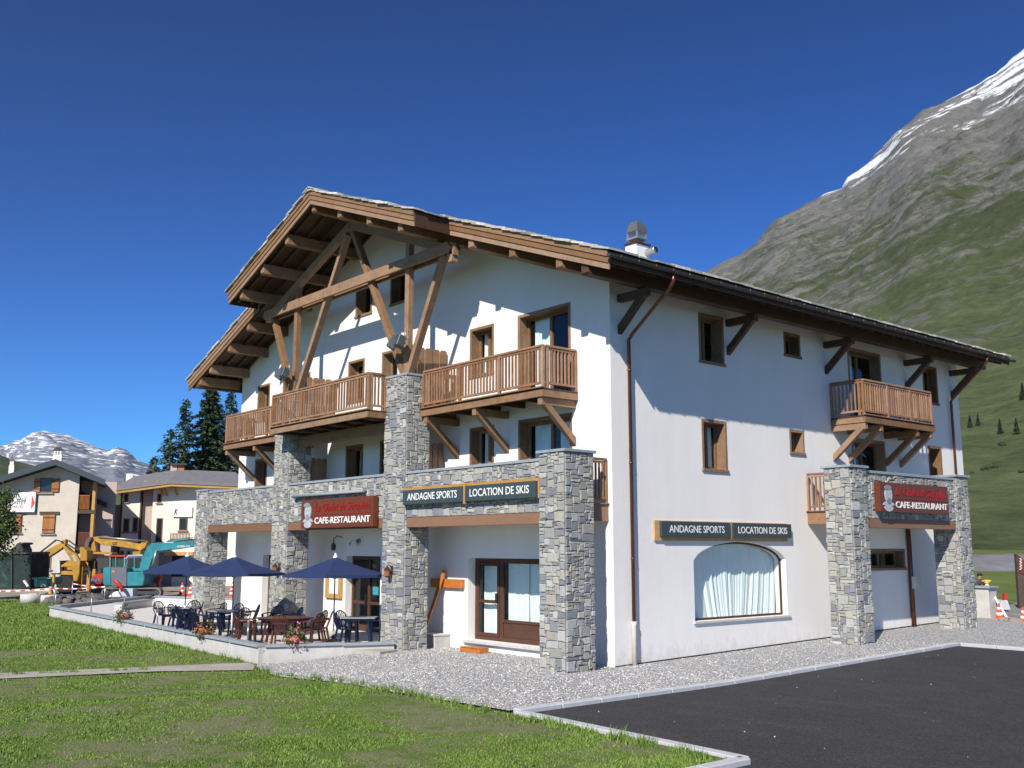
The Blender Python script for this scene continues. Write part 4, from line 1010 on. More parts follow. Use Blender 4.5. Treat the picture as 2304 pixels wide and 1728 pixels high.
# parasols
def parasol(label, ang, x, y, first=None):
    if first is None:
        t = thing('parasol', label, 'parasol', (0, 0, 0), 'navy parasols on the terrace')
        mb = MB(); n = 6; r = 1.62; top = 2.48; low = 1.98; rings = [(0.0, top), (.35, top-.13), (1, low)]
        k0 = len(mb.v)
        for a in range(n):
            t0 = 2*math.pi*a/n; t1 = 2*math.pi*(a+1)/n
            rr = [.03, r*.4, r*.72, r]; zz = [top, top-.23, top-.385, low]
            for i in range(3):
                p = []
                for q, tt in ((i, t0), (i+1, t0), (i+1, t1), (i, t1)): p.append((rr[q]*math.cos(tt), rr[q]*math.sin(tt), zz[q]))
                mb.quad(*p)
                mb.quad(*[(a_, b_, c-.012) for a_, b_, c in p][::-1])
            mid = (t0+t1)/2; p0 = (r*math.cos(t0), r*math.sin(t0), low); p1 = (r*math.cos(t1), r*math.sin(t1), low)
            pm = ((p0[0]+p1[0])/2, (p0[1]+p1[1])/2, low-.02)
            mb.quad(p0, p1, (p1[0], p1[1], low-.07), (pm[0], pm[1], low-.09), (p0[0], p0[1], low-.07))
        can = mb.build('canopy', 'navy', t, fix=False)
        mb = MB(); mb.lathe((0, 0, top-.02), [(.085, 0), (.07, .05), (.03, .09), (.035, .12), (.012, .15)], 10); mb.build('finial', 'white', t)
        mb = MB(); mb.tube([(0, 0, .95), (0, 0, top)], .019, 10); po = mb.build('pole', 'darkmetal', t)
        mb = MB(); mb.tube([(0, 0, .10), (0, 0, .96)], .027, 10); mb.build('pole_sleeve', 'white', po)
        for a in range(n):
            tt = 2*math.pi*a/n; mb = MB(); mb.tube([(.03, 0, 1.85), (0.8, 0, top-.31)], .008, 5)
            v = [(p[0]*math.cos(tt), p[0]*math.sin(tt)+p[1]*math.cos(tt), p[2]) for p in mb.v]
            mb.v = [(p[0]*math.cos(tt)-p[1]*math.sin(tt), p[0]*math.sin(tt)+p[1]*math.cos(tt), p[2]) for p in mb.v]; mb.build('rib', 'darkmetal', t)
        mb = MB(); mb.lathe((0, 0, 0), [(.24, 0), (.24, .06), (.06, .10), (.04, .2)], 16); mb.build('base', 'darkmetal', t)
    else:
        t = copy_tree(first); t['label'] = label
    t.location = (x, y, TZ); t.rotation_euler = (0, 0, ang); return t
VA = YAW-math.pi/2
u3 = parasol('navy parasol in front of the cafe door by the right-hand table', VA-.0, -9.25, -2.45)
parasol('middle navy parasol above the dark chairs beside the brown table', VA+R(30), -12.55, -4.15, u3)
parasol('farthest left navy parasol in front of the teal excavator', VA+R(22), -16.6, -4.0, u3)
# resin armchairs
def chair(label, m, group):
    t = thing('garden_chair', label, 'chair', (0, 0, 0), group)
    mb = MB(); mb.prism([(-.21, -.21), (.21, -.21), (.23, .0), (.20, .21), (-.20, .21), (-.23, .0)], 'z', .41, .435); mb.prism([(-.215, -.215), (.215, -.215), (.215, -.19), (-.215, -.19)], 'z', .36, .41); mb.build('seat', m, t, bevel=.008)
    # arched back with fanned slats
    mb = MB(); pts = []
    for i in range(13):
        a = math.pi*(i/12); x = -.245*math.cos(a); z = .62+.27*math.sin(a); y = .20+.16*((z-.43)/.47)
        pts.append((x, y, z))
    pts = [(-.205, .19, .42)]+pts+[(.205, .19, .42)]
    mb.tube(pts, .017, 6)
    for i in range(7):
        f = (i-3)/3; x0 = f*.10; x1 = f*.19; z1 = .62+.27*math.sqrt(max(0, 1-(x1/.245)**2)); y1 = .20+.16*((z1-.43)/.47)
        mb.beam((x0, .195, .43), (x1, y1, z1), .026, .010, up=(0, 1, 0))
    mb.beam((-.21, .265, .64), (.21, .265, .64), .018, .035, up=(0, 0, 1)); mb.build('backrest', m, t)
    for s_ in (-1, 1):
        mb = MB(); mb.tube([(s_*.235, .26, .68), (s_*.27, .10, .665), (s_*.275, -.12, .65), (s_*.25, -.23, .62)], .020, 6); mb.build('armrest', m, t)
        mb = MB(); mb.beam((s_*.24, -.23, 0), (s_*.225, -.20, .63), .045, .045, w2=.05, h2=.05); mb.build('leg', m, t)
        mb = MB(); mb.beam((s_*.23, .28, 0), (s_*.20, .19, .43), .045, .045, w2=.05, h2=.05); mb.build('leg', m, t)
    return t
CH = [  # x, y, heading, label
 (-18.05, -4.15, 1.9, 'leftmost navy garden chair seen from the side beside the far parasol pole'),
 (-17.0, -3.55, -.4, 'navy garden chair behind the far parasol pole, its fan back turned to the lawn'),
 (-16.35, -4.3, 3.4, 'navy garden chair just right of the far parasol pole, back to the lawn'),
 (-15.5, -4.4, 2.9, 'third navy garden chair from the far parasol, with its back to the lawn'),
 (-15.0, -3.0, .4, 'navy garden chair on the house side of the far dark table'),
 (-14.2, -2.8, -.3, 'navy garden chair nearest the stone pillar behind the dark table'),
 (-12.9, -2.6, .5, 'navy garden chair with rounded fan back in front of the sunlit wall'),
 (-12.0, -2.4, -.2, 'navy garden chair between the sunlit wall and the tall pillar'),
 (-13.6, -4.7, 3.2, 'navy garden chair close to the coping beside the middle parasol pole'),
 (-12.6, -4.75, 2.8, 'navy garden chair between the middle parasol pole and the brown chairs'),
 (-17.7, -3.3, .9, 'navy garden chair at the house side of the leftmost navy chair'),
 (-15.9, -3.2, .1, 'navy garden chair between the two dark tables on the house side'),
 (-14.75, -4.65, 3.3, 'navy garden chair at the lawn side of the table under the middle parasol'),
 (-13.0, -3.7, -1.5, 'navy garden chair at the right end of the table under the middle parasol')]
ch0 = None
for x, y, a, lb in CH:
    if ch0 is None: ch0 = chair(lb, 'resin', 'navy fan-back garden chairs'); c = ch0
    else: c = copy_tree(ch0); c['label'] = lb
    c.location = (x, y, TZ); c.rotation_euler = (0, 0, a)
for x, y, a, lb in ((-9.15, -2.05, 1.75, 'navy garden chair with fan back left of the small grey table by the pillar'), (-8.0, -1.55, -1.2, 'navy garden chair half hidden behind the small grey table by the pillar'), (-8.45, -2.5, 3.0, 'navy garden chair pushed under the front of the small grey table')):
    c = copy_tree(ch0); c['label'] = lb; c.location = (x, y, TZ); c.rotation_euler = (0, 0, a)
bc0 = None
for x, y, a, lb in ((-10.75, -4.55, 2.3, 'brown garden chair at the left end of the brown oval table'), (-10.35, -4.75, 2.9, 'brown garden chair in front of the left half of the brown oval table'),
                    (-9.85, -2.75, -.1, 'brown garden chair behind the brown oval table, against the stone pillar'), (-9.35, -2.85, -.5, 'brown garden chair at the back right of the brown oval table'), (-8.95, -3.35, -1.3, 'brown garden chair at the right end of the brown oval table'),
                    (-9.15, -4.2, -2.3, 'brown garden chair at the front right of the brown oval table')):
    if bc0 is None: bc0 = chair(lb, 'brownresin', 'brown garden chairs round the oval table'); c = bc0
    else: c = copy_tree(bc0); c['label'] = lb
    c.location = (x, y, TZ); c.rotation_euler = (0, 0, a)
def table(x, y, rx, ry, mt, ml, label, ang=0, shape='oval'):
    t = thing('garden_table', label, 'table', (0, 0, 0))
    n = 20 if shape == 'oval' else 4
    pts = [(rx*math.cos(2*math.pi*i/n), ry*math.sin(2*math.pi*i/n)) for i in range(n)] if n > 4 else [(-rx, -ry), (rx, -ry), (rx, ry), (-rx, ry)]
    mb = MB(); mb.prism(pts, 'z', .71, .735); mb.build('tabletop', mt, t, bevel=.006)
    mb = MB(); mb.prism([(a*.9, b_*.9) for a, b_ in pts], 'z', .66, .71); mb.build('apron', ml, t)
    for a in (-1, 1):
        for b_ in (-1, 1):
            mb = MB(); mb.beam((a*rx*.68, b_*ry*.62, 0), (a*rx*.52, b_*ry*.5, .67), .06, .06); mb.build('leg', ml, t)
    t.location = (x, y, TZ); t.rotation_euler = (0, 0, ang)
table(-14.1, -3.75, .75, .45, 'tabletop', 'resin', 'navy garden table with pale top beneath the middle parasol')
table(-16.7, -3.95, .55, .45, 'tabletop', 'resin', 'navy garden table with pale top at the foot of the far parasol', 0)
table(-8.6, -1.95, .5, .42, 'tabletop', 'resin', 'small navy garden table with grey top beside the tall pillar', YAW, 'rect')
table(-9.9, -3.75, .85, .52, 'brownresin', 'brownresin', 'brown oval garden table on the terrace corner', YAW)
# flower tubs
def flowers(x, y, z, label, petal, leafm, seed, sc=1):
    t = thing('flower_pot', label, 'flowers', (x, y, z)); rnd = random.Random(seed)
    mb = MB(); mb.lathe((x, y, z), [(.10*sc, 0), (.15*sc, .05), (.16*sc, .16*sc), (.14*sc, .16*sc)], 12); mb.build('pot', 'terracotta', t)
    def puff(n, r, s, zc, droop=0):
        mb = MB()
        for _ in range(n):
            d = Vector((rnd.gauss(0, 1), rnd.gauss(0, 1), rnd.gauss(0, .8))).normalized()*r*rnd.uniform(.4, 1)
            p = Vector((x, y, z+zc))+d*sc; p.z -= droop*(abs(d.x)+abs(d.y))
            a = Vector((rnd.gauss(0, 1), rnd.gauss(0, 1), rnd.gauss(0, 1))).normalized()*s; b_ = a.cross(Vector((rnd.gauss(0, 1), rnd.gauss(0, 1), 1))).normalized()*s*.7
            mb.quad(p-a, p-b_, p+a, p+b_)
        return mb
    puff(260, .30, .045, .25, .5).build('foliage', leafm, t, fix=False); puff(90, .34, .035, .29, .5).build('blossoms', petal, t, fix=False)
flowers(-20.6, -4.62, TC, 'pot of trailing purple flowers on the terrace coping', 'petalp', 'plant', 1, 1.25)
flowers(-12.45, -5.05, TC, 'pot of olive green plants with orange blooms on the coping before the navy chairs', 'petalo', 'plantdk', 2, 1.2)
flowers(-7.98, -4.4, TC, 'pot of pink flowers on the short terrace wall above the gravel', 'petalk', 'plant', 3, 1.15)
# ------------------------------------------------------------------ background houses
def P2(pts, d): return [UZ(a, b_, d) for a, b_ in pts]
D1 = 74
def rect(px0, py0, px1, py1, d):
    a = UZ(px0, py0, d); c = UZ(px1, py1, d); return a[0], c[0], min(a[1], c[1]), max(a[1], c[1])
h1 = thing('house', 'beige three-storey house with orange shutters and a blue-grey roof at far left', 'house', (UZ(100, 1300, D1)[0], D1, -.2), frame='c')
uL, uR = UZ(-130, 1200, D1)[0], UZ(171, 1200, D1)[0]; uW = UZ(248, 1200, D1)[0]; uRd = UZ(142, 1033, D1)[0]
ze = UZ(240, 1077, D1)[1]; zrdg = UZ(142, 1036, D1)[1]; uE = UZ(240, 1077, D1)[0]; sR = (zrdg-ze)/(uE-uRd)
uEl = UZ(-150, 1118, D1)[0]; sLft = (zrdg-UZ(0, 1080, D1)[1])/(uRd-UZ(0, 1080, D1)[0])
mb = MB(); mb.prism([(uL, -.3), (uR, -.3), (uR, zrdg-.35-sR*(uR-uRd)), (uRd, zrdg-.35), (uL, zrdg-.35-sLft*(uRd-uL))], 'y', D1, D1+10)
mb.build('wall', 'cream', h1)
mb = MB(); wt = UZ(250, 1110, D1)[1]; mb.box(uR, uW+.2, D1+2.2, D1+10, -.3, ze-.1); mb.build('wall', 'pinkr', h1)
mb = MB()
mb.prism([(uRd, zrdg), (uE+.4, ze-.15), (uE+.4, ze-.55), (uRd, zrdg-.42)], 'y', D1-1.2, D1+11)
mb.prism([(uRd, zrdg), (uRd, zrdg-.42), (uL-1, zrdg-.42-sLft*(uRd-uL+1)), (uL-1, zrdg-sLft*(uRd-uL+1))], 'y', D1-1.2, D1+11)
r1 = mb.build('roof', 'metalroof', h1)
for cpx, cw1, ct, cbot in ((150, 11, 1008, 1036), (47, 7, 1032, 1058)):
    a, c, z0, z1 = rect(cpx-cw1, cbot+6, cpx+cw1, ct, D1+2)
    mb = MB(); mb.box(a, c, D1+2, D1+2+(c-a), z0-1, z1-.45*(z1-z0)); ck = mb.build('chimney', 'cream2', r1)
    mb = MB()
    for q in (a+.05, (a+c)/2-.06, c-.17): mb.box(q, q+.12, D1+2.02, D1+2.14, z1-.45*(z1-z0), z1-.15*(z1-z0)); mb.box(q, q+.12, D1+1.8+(c-a), D1+1.95+(c-a), z1-.45*(z1-z0), z1-.15*(z1-z0))
    mb.build('vent_pillars', 'cream2', r1)
    mb = MB(); mb.lathe(((a+c)/2, D1+2+(c-a)/2, z1-.15*(z1-z0)), [((c-a)*.8, 0), ((c-a)*.3, .25), (.03, .55)], 4, False, math.pi/4); mb.build('chimney_cap', 'darkmetal', r1)
def hwin(par, px0, py0, px1, py1, d, shutters=None, sill=True, lintel=False, m='darkmetal'):
    a, c, z0, z1 = rect(px0, py0, px1, py1, d); mb = MB(); mb.box(a-.05, c+.05, d-.04, d+.2, z0-.05, z1+.05); o = mb.build('window', 'frame', par)
    mb = MB(); mb.box(a+.03, c-.03, d-.055, d-.042, z0+.03, z1-.03); mb.build('pane', plain('dark_pane', (.02, .022, .028), .12, .1), o)
    if sill: mb = MB(); mb.box(a-.15, c+.15, d-.14, d-.06, z0-.15, z0-.055); mb.build('sill', 'stone2', o)
    if lintel: mb = MB(); mb.box(a-.3, c+.3, d-.10, d-.045, z1+.02, z1+.22); mb.build('lintel', 'bark', o)
    if shutters:
        for q0, q1 in shutters:
            b0, b1, _, _ = rect(q0, py0, q1, py1, d); mb = MB(); mb.box(b0, b1, d-.12, d-.06, z0, z1); mb.build('shutter', 'shutter', o, bevel=.01)
            mb = MB(); mb.box(b0, b1, d-.135, d-.121, z0+.18, z0+.26); mb.box(b0, b1, d-.135, d-.121, z1-.26, z1-.18); mb.build('strap_hinge', 'bark', o)
hwin(h1, 92, 1077, 117, 1107, D1, [(79, 91), (119, 133)])
hwin(h1, 99, 1158, 122, 1199, D1, [(98.5, 110.3), (110.7, 122.5)], lintel=True)
hwin(h1, 23, 1158, 47, 1197, D1, [(22.5, 34.8), (35.2, 47.5)], lintel=True)
hwin(h1, 98, 1250, 113, 1279, D1)
# corner loggia: posts, two timber balconies, dark back wall
bw = plain('shaded_loggia', (.055, .04, .035), .9, .2)
mb = MB(); mb.box(uR+.01, uW-1.0, D1+2.1, D1+2.19, -.2, ze); mb.build('loggia_wall', 'pinkr', h1)
po_a, po_b, _, _ = rect(201, 1300, 208, 1090, D1)
mb = MB(); mb.box(po_a, po_b, D1+.1, D1+.4, -.2, UZ(205, 1085, D1)[1]); mb.build('post', 'backing', h1)
for y0, y1 in ((1116, 1146), (1200, 1228)):
    a, c, z0, z1 = rect(173, y1, 201, y0, D1)
    mb = MB(); n = 9
    for i in range(n): mb.box(a+(c-a)*i/n+.01, a+(c-a)*(i+1)/n-.03, D1+.12, D1+.16, z0, z1)
    mb.box(a, c, D1+.10, D1+.18, z1, z1+.08); b_ = mb.build('balcony', 'shutter' if y0 < 1150 else 'signbrown', h1)
    mb = MB(); mb.box(a-.05, c+.5, D1+.05, D1+2.1, z0-.3, z0-.04); mb.build('balcony_floor', 'bark', b_)
hwin(h1, 171.5, 1167, 186, 1198, D1+2.08, sill=False)
# lean-to roof of the left house's rear wing
mb = MB(); a = UZ(210, 1105, D1+3); c = UZ(273, 1133, D1+3)
mb.prism([(a[0], a[1]), (c[0], c[1]), (c[0], c[1]-.35), (a[0], a[1]-.35)], 'y', D1+1.8, D1+11); mb.build('wing_roof', 'metalroof', h1)
# hotel sign board on that wall
t = thing('wall_sign', 'white board with red arrow on the beige house wall', 'sign', (UZ(40, 1150, D1)[0], D1-.08, UZ(40, 1152, D1)[1]), frame='c')
a, c, z0, z1 = rect(-40, 1152, 83, 1108, D1)
mb = MB(); mb.box(a, c, D1-.15, D1-.05, z0, z1); mb.build('board', 'white', t)
mb = MB(); mb.box(a, c+.08, D1-.16, D1-.04, z0-.09, z0); mb.box(c, c+.08, D1-.16, D1-.04, z0, z1); mb.build('rim', 'metalroof', t)
def utext(mb, s, px, py, w, h, d): u, z = UZ(px, py, d); text(mb, s, (u, d-.16, z), (1, 0, 0), (0, 0, 1), w, h, .01, .1)
mb = MB(); utext(mb, 'VALE', 38, 1127, .78, .24, D1); mb.build('lettering', 'black', t)
mb = MB(); utext(mb, 'PONTET', 22, 1135, 1.25, .24, D1); mb.build('lettering', 'black', t)
mb = MB(); utext(mb, 'CHAUD', 24, 1143, 1.0, .2, D1); p0, p1, p2 = UZ(74, 1114, D1), UZ(72, 1147, D1), UZ(80.5, 1131, D1)
mb.prism([p0, p1, p2], 'y', D1-.175, D1-.152); mb.build('arrow_and_red_text', plain('sign_red', (.60, .06, .03), .5, .05), t)
# house 2
D2 = 84
h2 = thing('house', 'pale cream house with wide hipped grey roof behind the stone pillar', 'house', (UZ(360, 1300, D2)[0], D2, -.2), frame='c')
def uu(px, py=1200, d=D2): return UZ(px, py, d)[0]
zt1 = UZ(300, 1098, D2)[1]
mb = MB(); mb.box(uu(272), uu(314), D2, D2+9, -.3, zt1+.2); mb.box(uu(340), uu(560), D2, D2+9, -.3, zt1+.35); mb.build('wall', 'cream2', h2)
mb = MB(); mb.box(uu(314.2), uu(339.8), D2+.35, D2+9, -.3, zt1+.6); mb.box(uu(247), uu(271.8), D2+.9, D2+9, -.3, UZ(260, 1135, D2)[1]); mb.build('wall', 'pinkr', h2)
# hipped roof
zr = UZ(440, 1057, D2+5)[1]
A = UZ(250, 1100, D2-1); B_ = UZ(325, 1090, D2-1.2); C_ = UZ(385, 1082, D2-1.4); D_ = UZ(570, 1090, D2-1); E_ = UZ(335, 1072, D2+4); F_ = UZ(440, 1056, D2+5); G_ = UZ(570, 1062, D2+5)
mb = MB()
def p3(p, d): return (p[0], d, p[1])
mb.quad(p3(A, D2-1), p3(C_, D2-1.4), p3(F_, D2+5), p3(E_, D2+4)); mb.quad(p3(C_, D2-1.4), p3(D_, D2-1), p3(G_, D2+5), p3(F_, D2+5))
lo = lambda q: (q[0], q[1], q[2]-.22)
mb.quad(p3(A, D2-1), p3(C_, D2-1.4), lo(p3(C_, D2-1.4)), lo(p3(A, D2-1))); mb.quad(p3(C_, D2-1.4), p3(D_, D2-1), lo(p3(D_, D2-1)), lo(p3(C_, D2-1.4)))
mb.quad(lo(p3(A, D2-1)), lo(p3(C_, D2-1.4)), (C_[0], D2+.5, C_[1]-.3), (A[0]+1, D2+.5, A[1]-.3)); mb.quad(lo(p3(C_, D2-1.4)), lo(p3(D_, D2-1)), (D_[0], D2+.5, D_[1]-.3), (C_[0], D2+.5, C_[1]-.3))
mb.quad(p3(A, D2-1), p3(E_, D2+4), (E_[0]-1, D2+12, A[1]), (A[0], D2+12, A[1])); mb.quad(p3(E_, D2+4), p3(F_, D2+5), (F_[0], D2+12, A[1]), (E_[0]-1, D2+12, A[1])); mb.quad(p3(F_, D2+5), p3(G_, D2+5), (G_[0], D2+12, A[1]), (F_[0], D2+12, A[1]))
r2 = mb.build('roof', 'slateroof', h2, fix=False)
mb = MB()
for q0, q1, dd0, dd1 in ((A, C_, D2-1.02, D2-1.42), (C_, D_, D2-1.42, D2-1.02)):
    mb.beam((q0[0], dd0+.15, q0[1]-.33), (q1[0], dd1+.15, q1[1]-.33), .12, .2)
for px in (362, 372, 395): u, z = UZ(px, 1098, D2); mb.beam((u, D2-.9, z+.5), (u+.2, D2-.05, z-.6), .12, .14); 
mb.build('eaves_timber', 'backing', r2)
for q0, q1, y0, y1, m_ in ((420, 436, 1062, 1046, 'pinkr'), (436.3, 452, 1060, 1046, 'terracotta'), (518, 540, 1077, 1062, 'terracotta'), (320, 336, 1078, 1066, 'cream2')):
    a, c, z0, z1 = rect(q0, y0+8, q1, y1, D2+4.5); mb = MB(); mb.box(a, c, D2+4.5, D2+4.5+(c-a), z0, z1); mb.build('chimney', m_, r2, bevel=.02)
a, c, z0, z1 = rect(419, 1046, 455, 1043, D2+4.3); mb = MB(); mb.box(a, c, D2+4.2, D2+6, z0, z1); mb.build('chimney_cap', 'darkmetal', r2)
for q in ((280, 1168, 289, 1196), (301, 1166, 308, 1195), (354, 1167, 363, 1218), (405, 1166, 420, 1192), (273, 1241, 277, 1247), (288, 1241, 292, 1247), (301, 1241, 305, 1247), (282, 1112, 287, 1128), (356, 1112, 362, 1130)):
    hwin(h2, *q, D2, sill=q[3]-q[1] > 15)
mb = MB()
for px in (269.5, 314): u = uu(px); mb.box(u-.06, u+.06, D2-.10, D2-.003, -.2, zt1-.1)
mb.build('downpipe', 'bark', h2)
a, c, z0, z1 = rect(388, 1264, 430, 1240, D2); mb = MB(); mb.box(a, c, D2-.12, D2-.003, z0-1.2, z1-.35); g_ = mb.build('garage_door', 'black', h2)
mb = MB(); mb.box(a-.6, c+.3, D2-.5, D2-.13, z1-.35, z1-.05); mb.build('lintel_beam', 'backing', g_)
mb = MB(); a, c, z0, z1 = rect(355, 1340, 389, 1243, D2); mb.box(a, c, D2-.20, D2-.004, -.2, z1); mb.build('stone_plinth', 'stone2', h2)
mb = MB(); a, c, z0, z1 = rect(388, 1212, 434, 1202, D2)
for i in range(14): mb.box(a+(c-a)*i/14, a+(c-a)*i/14+.05, D2-.6, D2-.55, z0, z1)
mb.box(a, c, D2-.62, D2-.53, z1, z1+.06); mb.box(a, c, D2-.6, D2-.003, z0-.12, z0); mb.build('balcony', 'signbrown', h2)
def skew(o, k, D):
    for c in o.children:
        if c.type == 'MESH':
            oy = WP[c.name].y-D
            for v in c.data.vertices:
                if v.co.y+oy > .5: v.co.x -= k*(v.co.y+oy-.5)
        skew(c, k, D)
skew(h1, .47, D1); skew(h2, .36, D2)      # both plots are set out at an angle to their fronts
t = thing('wall_sign', 'white sign with red figure on the cream house wall', 'sign', (UZ(410, 1160, D2)[0], D2-.1, UZ(410, 1162, D2)[1]), frame='c')
a, c, z0, z1 = rect(390, 1163, 434, 1140, D2); mb = MB(); mb.box(a, c, D2-.16, D2-.03, z0, z1); mb.build('board', 'white', t)
mb = MB(); text(mb, 'K', (a+.12, D2-.17, z0+.15), (1, 0, 0), (0, 0, 1), .30, .52, .01, .1, .02); mb.build('lettering', 'signbrown', t)
# ------------------------------------------------------------------ trees
def conifer(u, d, h, r, label, seed, name='conifer', group='tall conifers behind the cream house', bare=.1, dens=1.0):
    rnd = random.Random(seed); t = thing(name, label, 'tree', (u, d, -.2), group, 'c')
    mb = MB(); mb.tube([(u, d, -.2), (u+.1, d, h*.5), (u, d, h*.97)], [.30*h/18, .17*h/18, .03], 8); mb.build('trunk', 'bark', t)
    mb = MB(); n = int(190*dens*h/18); tr = MB()
    for i in range(n):
        f = bare+(1-bare)*(i+rnd.random())/n; z = h*f; L = r*(1-f)**.75*rnd.uniform(.45, 1.12)+.25; a = rnd.random()*6.283
        dx, dy = math.cos(a), math.sin(a); droop = rnd.uniform(.10, .42)
        tr.tube([(u, d, z), (u+dx*L*.6, d+dy*L*.6, z-droop*L*.4), (u+dx*L, d+dy*L, z-droop*L*.55)], [.035, .02, .008], 4, False)
        m_ = int(6+L*7*dens)
        for k in range(m_):
            q = (k+rnd.random())/m_; q = q**.8; c = Vector((u+dx*L*q, d+dy*L*q, z-droop*L*q*.75+rnd.gauss(0, .06)))
            sp = (1-q)*.55+.12
            c += Vector((-dy, dx, 0))*rnd.gauss(0, sp*.55)+Vector((0, 0, -abs(rnd.gauss(0, .14))))
            w = rnd.uniform(.09, .2); ln = rnd.uniform(.22, .5)
            ax = (Vector((dx, dy, 0))+Vector((rnd.gauss(0, .6), rnd.gauss(0, .6), rnd.gauss(-.25, .4)))).normalized()*ln
            s2 = ax.cross(Vector((rnd.gauss(0, .5), rnd.gauss(0, .5), 1))).normalized()*w
            mb.quad(c-ax*.5-s2*.4, c-ax*.5+s2*.4, c+ax*.5+s2*.5, c+ax*.5-s2*.5)
    mb.build('crown', 'needle', t, fix=False); tr.build('limbs', 'bark', t, fix=False); return t
D3 = 112
conifer(UZ(415, 1000, D3)[0], D3, UZ(411, 898, D3)[1], 4.4, 'thin open conifer, leftmost of the group behind the cream house', 1, dens=1.25, bare=.05)
conifer(UZ(383, 1000, D3-6)[0], D3-6, UZ(383, 965, D3-6)[1], 5.2, 'shorter bushy conifer at the left foot of the open one', 2, bare=.05, dens=1.2)
conifer(UZ(470, 1000, D3+3)[0], D3+3, UZ(468, 860, D3+3)[1], 6.2, 'tallest dense dark conifer beside the chalet gable', 3, bare=.05, dens=2.6)
conifer(UZ(515, 1000, D3+8)[0], D3+8, UZ(515, 880, D3+8)[1], 5.5, 'dark conifer half hidden behind the chalet balcony', 4, bare=.05, dens=1.2)
conifer(UZ(350, 1000, D3+5)[0], D3+5, UZ(350, 1028, D3+5)[1], 3.6, 'low bushy conifer at the left edge of the group', 5, bare=.05, dens=1.2)
def broadleaf(u, d, h, r, zc, label, seed, n=9000):
    rnd = random.Random(seed); t = thing('broadleaf_tree', label, 'tree', (u, d, -.2), None, 'c')
    mb = MB(); mb.tube([(u, d, -.2), (u+.2, d, h*.35), (u, d+.1, h*.7)], [.22, .16, .06], 8)
    cl = []
    for i in range(26):
        dv = Vector((rnd.gauss(0, 1), rnd.gauss(0, 1), rnd.gauss(0, 1))).normalized()*rnd.uniform(.45, 1); c = Vector((u, d, zc))+Vector((dv.x*r, dv.y*r, dv.z*(h-zc))); cl.append((c, rnd.uniform(.35, .8)))
        mb.tube([(u, d, max(1.2, c.z-1.6)), tuple(c)], [.05, .015], 5, False)
    mb.build('trunk', 'bark', t, fix=False); mb = MB()
    for i in range(n):
        c, rr = rnd.choice(cl); p = c+Vector((rnd.gauss(0, .5), rnd.gauss(0, .5), rnd.gauss(0, .42)))*rr
        a = Vector((rnd.gauss(0, 1), rnd.gauss(0, 1), rnd.gauss(0, 1))).normalized()*rnd.uniform(.05, .10); b_ = a.cross(Vector((rnd.gauss(0, 1), 1, rnd.gauss(0, 1)))).normalized()*.05
        mb.quad(p-a, p-b_, p+a, p+b_)
    mb.build('crown', 'leaf', t, fix=False)
broadleaf(UZ(-16, 1200, 58)[0], 58, UZ(0, 1105, 58)[1]+.1, 1.1, UZ(0, 1180, 58)[1], 'leafy tree at the left edge in front of the beige house', 11)
# ------------------------------------------------------------------ worksite
GZ0 = -.19
def ext(mb, pts, d, d0, d1): mb.prism(P2(pts, d), 'y', d0, d1)
def cylz(mb, c, r, d0, d1, seg=14):
    n = len(mb.v)
    for dd in (d0, d1):
        for k in range(seg): t = 2*math.pi*k/seg; mb.v.append((c[0]+r*math.cos(t), dd, c[1]+r*math.sin(t)))
    mb._f([n+k for k in range(seg)]); mb._f([n+seg+k for k in range(seg)][::-1])
    for k in range(seg): mb._f([n+k, n+(k+1) % seg, n+seg+(k+1) % seg, n+seg+k])
# teal excavator
DE = 64
ex = thing('excavator', 'teal crawler excavator with grey engine cover and grey cab roof', 'excavator', (UZ(300, 1343, DE)[0], DE, GZ0), frame='c')
def track(par, d0, px0, px1, top, bot, m='black'):
    a = UZ(px0, bot, DE); c = UZ(px1, top, DE); r = (c[1]-a[1])/2; zc = a[1]+r; mb = MB(); seg = 10; out = []
    for k in range(seg+1): t = math.pi/2+math.pi*k/seg; out.append((a[0]+r+r*math.cos(t), zc+r*math.sin(t)))
    for k in range(seg+1): t = -math.pi/2+math.pi*k/seg; out.append((c[0]-r+r*math.cos(t), zc+r*math.sin(t)))
    inn = [((x-(a[0]+c[0])/2)*.95+(a[0]+c[0])/2, (z-zc)*.72+zc) for x, z in out]; n = len(out)
    for i in range(n):
        j = (i+1) % n; mb.prism([out[i], out[j], inn[j], inn[i]], 'y', d0, d0+.5)
    o = mb.build('track', plain('steel_track', (.17, .155, .135), .8, .3, 5), par)
    mb = MB(); cylz(mb, (a[0]+r, zc), r*.62, d0+.05, d0+.45); cylz(mb, (c[0]-r, zc), r*.62, d0+.05, d0+.45)
    for i in range(4): cylz(mb, (a[0]+r+(c[0]-a[0]-2*r)*(i+.7)/4.6, zc-r*.5), r*.22, d0+.05, d0+.45)
    mb.box(a[0]+r, c[0]-r, d0+.08, d0+.42, zc-.12, zc+.1); mb.build('wheels', 'darkmetal', o)
track(ex, DE-.9, 240, 374, 1321, 1343); track(ex, DE+.9, 216, 350, 1321, 1343)
mb = MB(); ext(mb, [(262, 1322), (350, 1322), (350, 1330), (262, 1330)], DE, DE-.4, DE+.9); mb.build('undercarriage', 'darkmetal', ex)
mb = MB(); ext(mb, [(246, 1279), (250, 1276), (265, 1276), (265, 1317), (250, 1316), (246, 1312)], DE, DE-1.05, DE+1.1); mb.build('counterweight', 'teal', ex, bevel=.05)
mb = MB(); ext(mb, [(265.2, 1276), (300, 1277), (300, 1318), (265.2, 1317)], DE, DE-1.1, DE+1.1); mb.build('engine_cover', 'greyp', ex, bevel=.03)
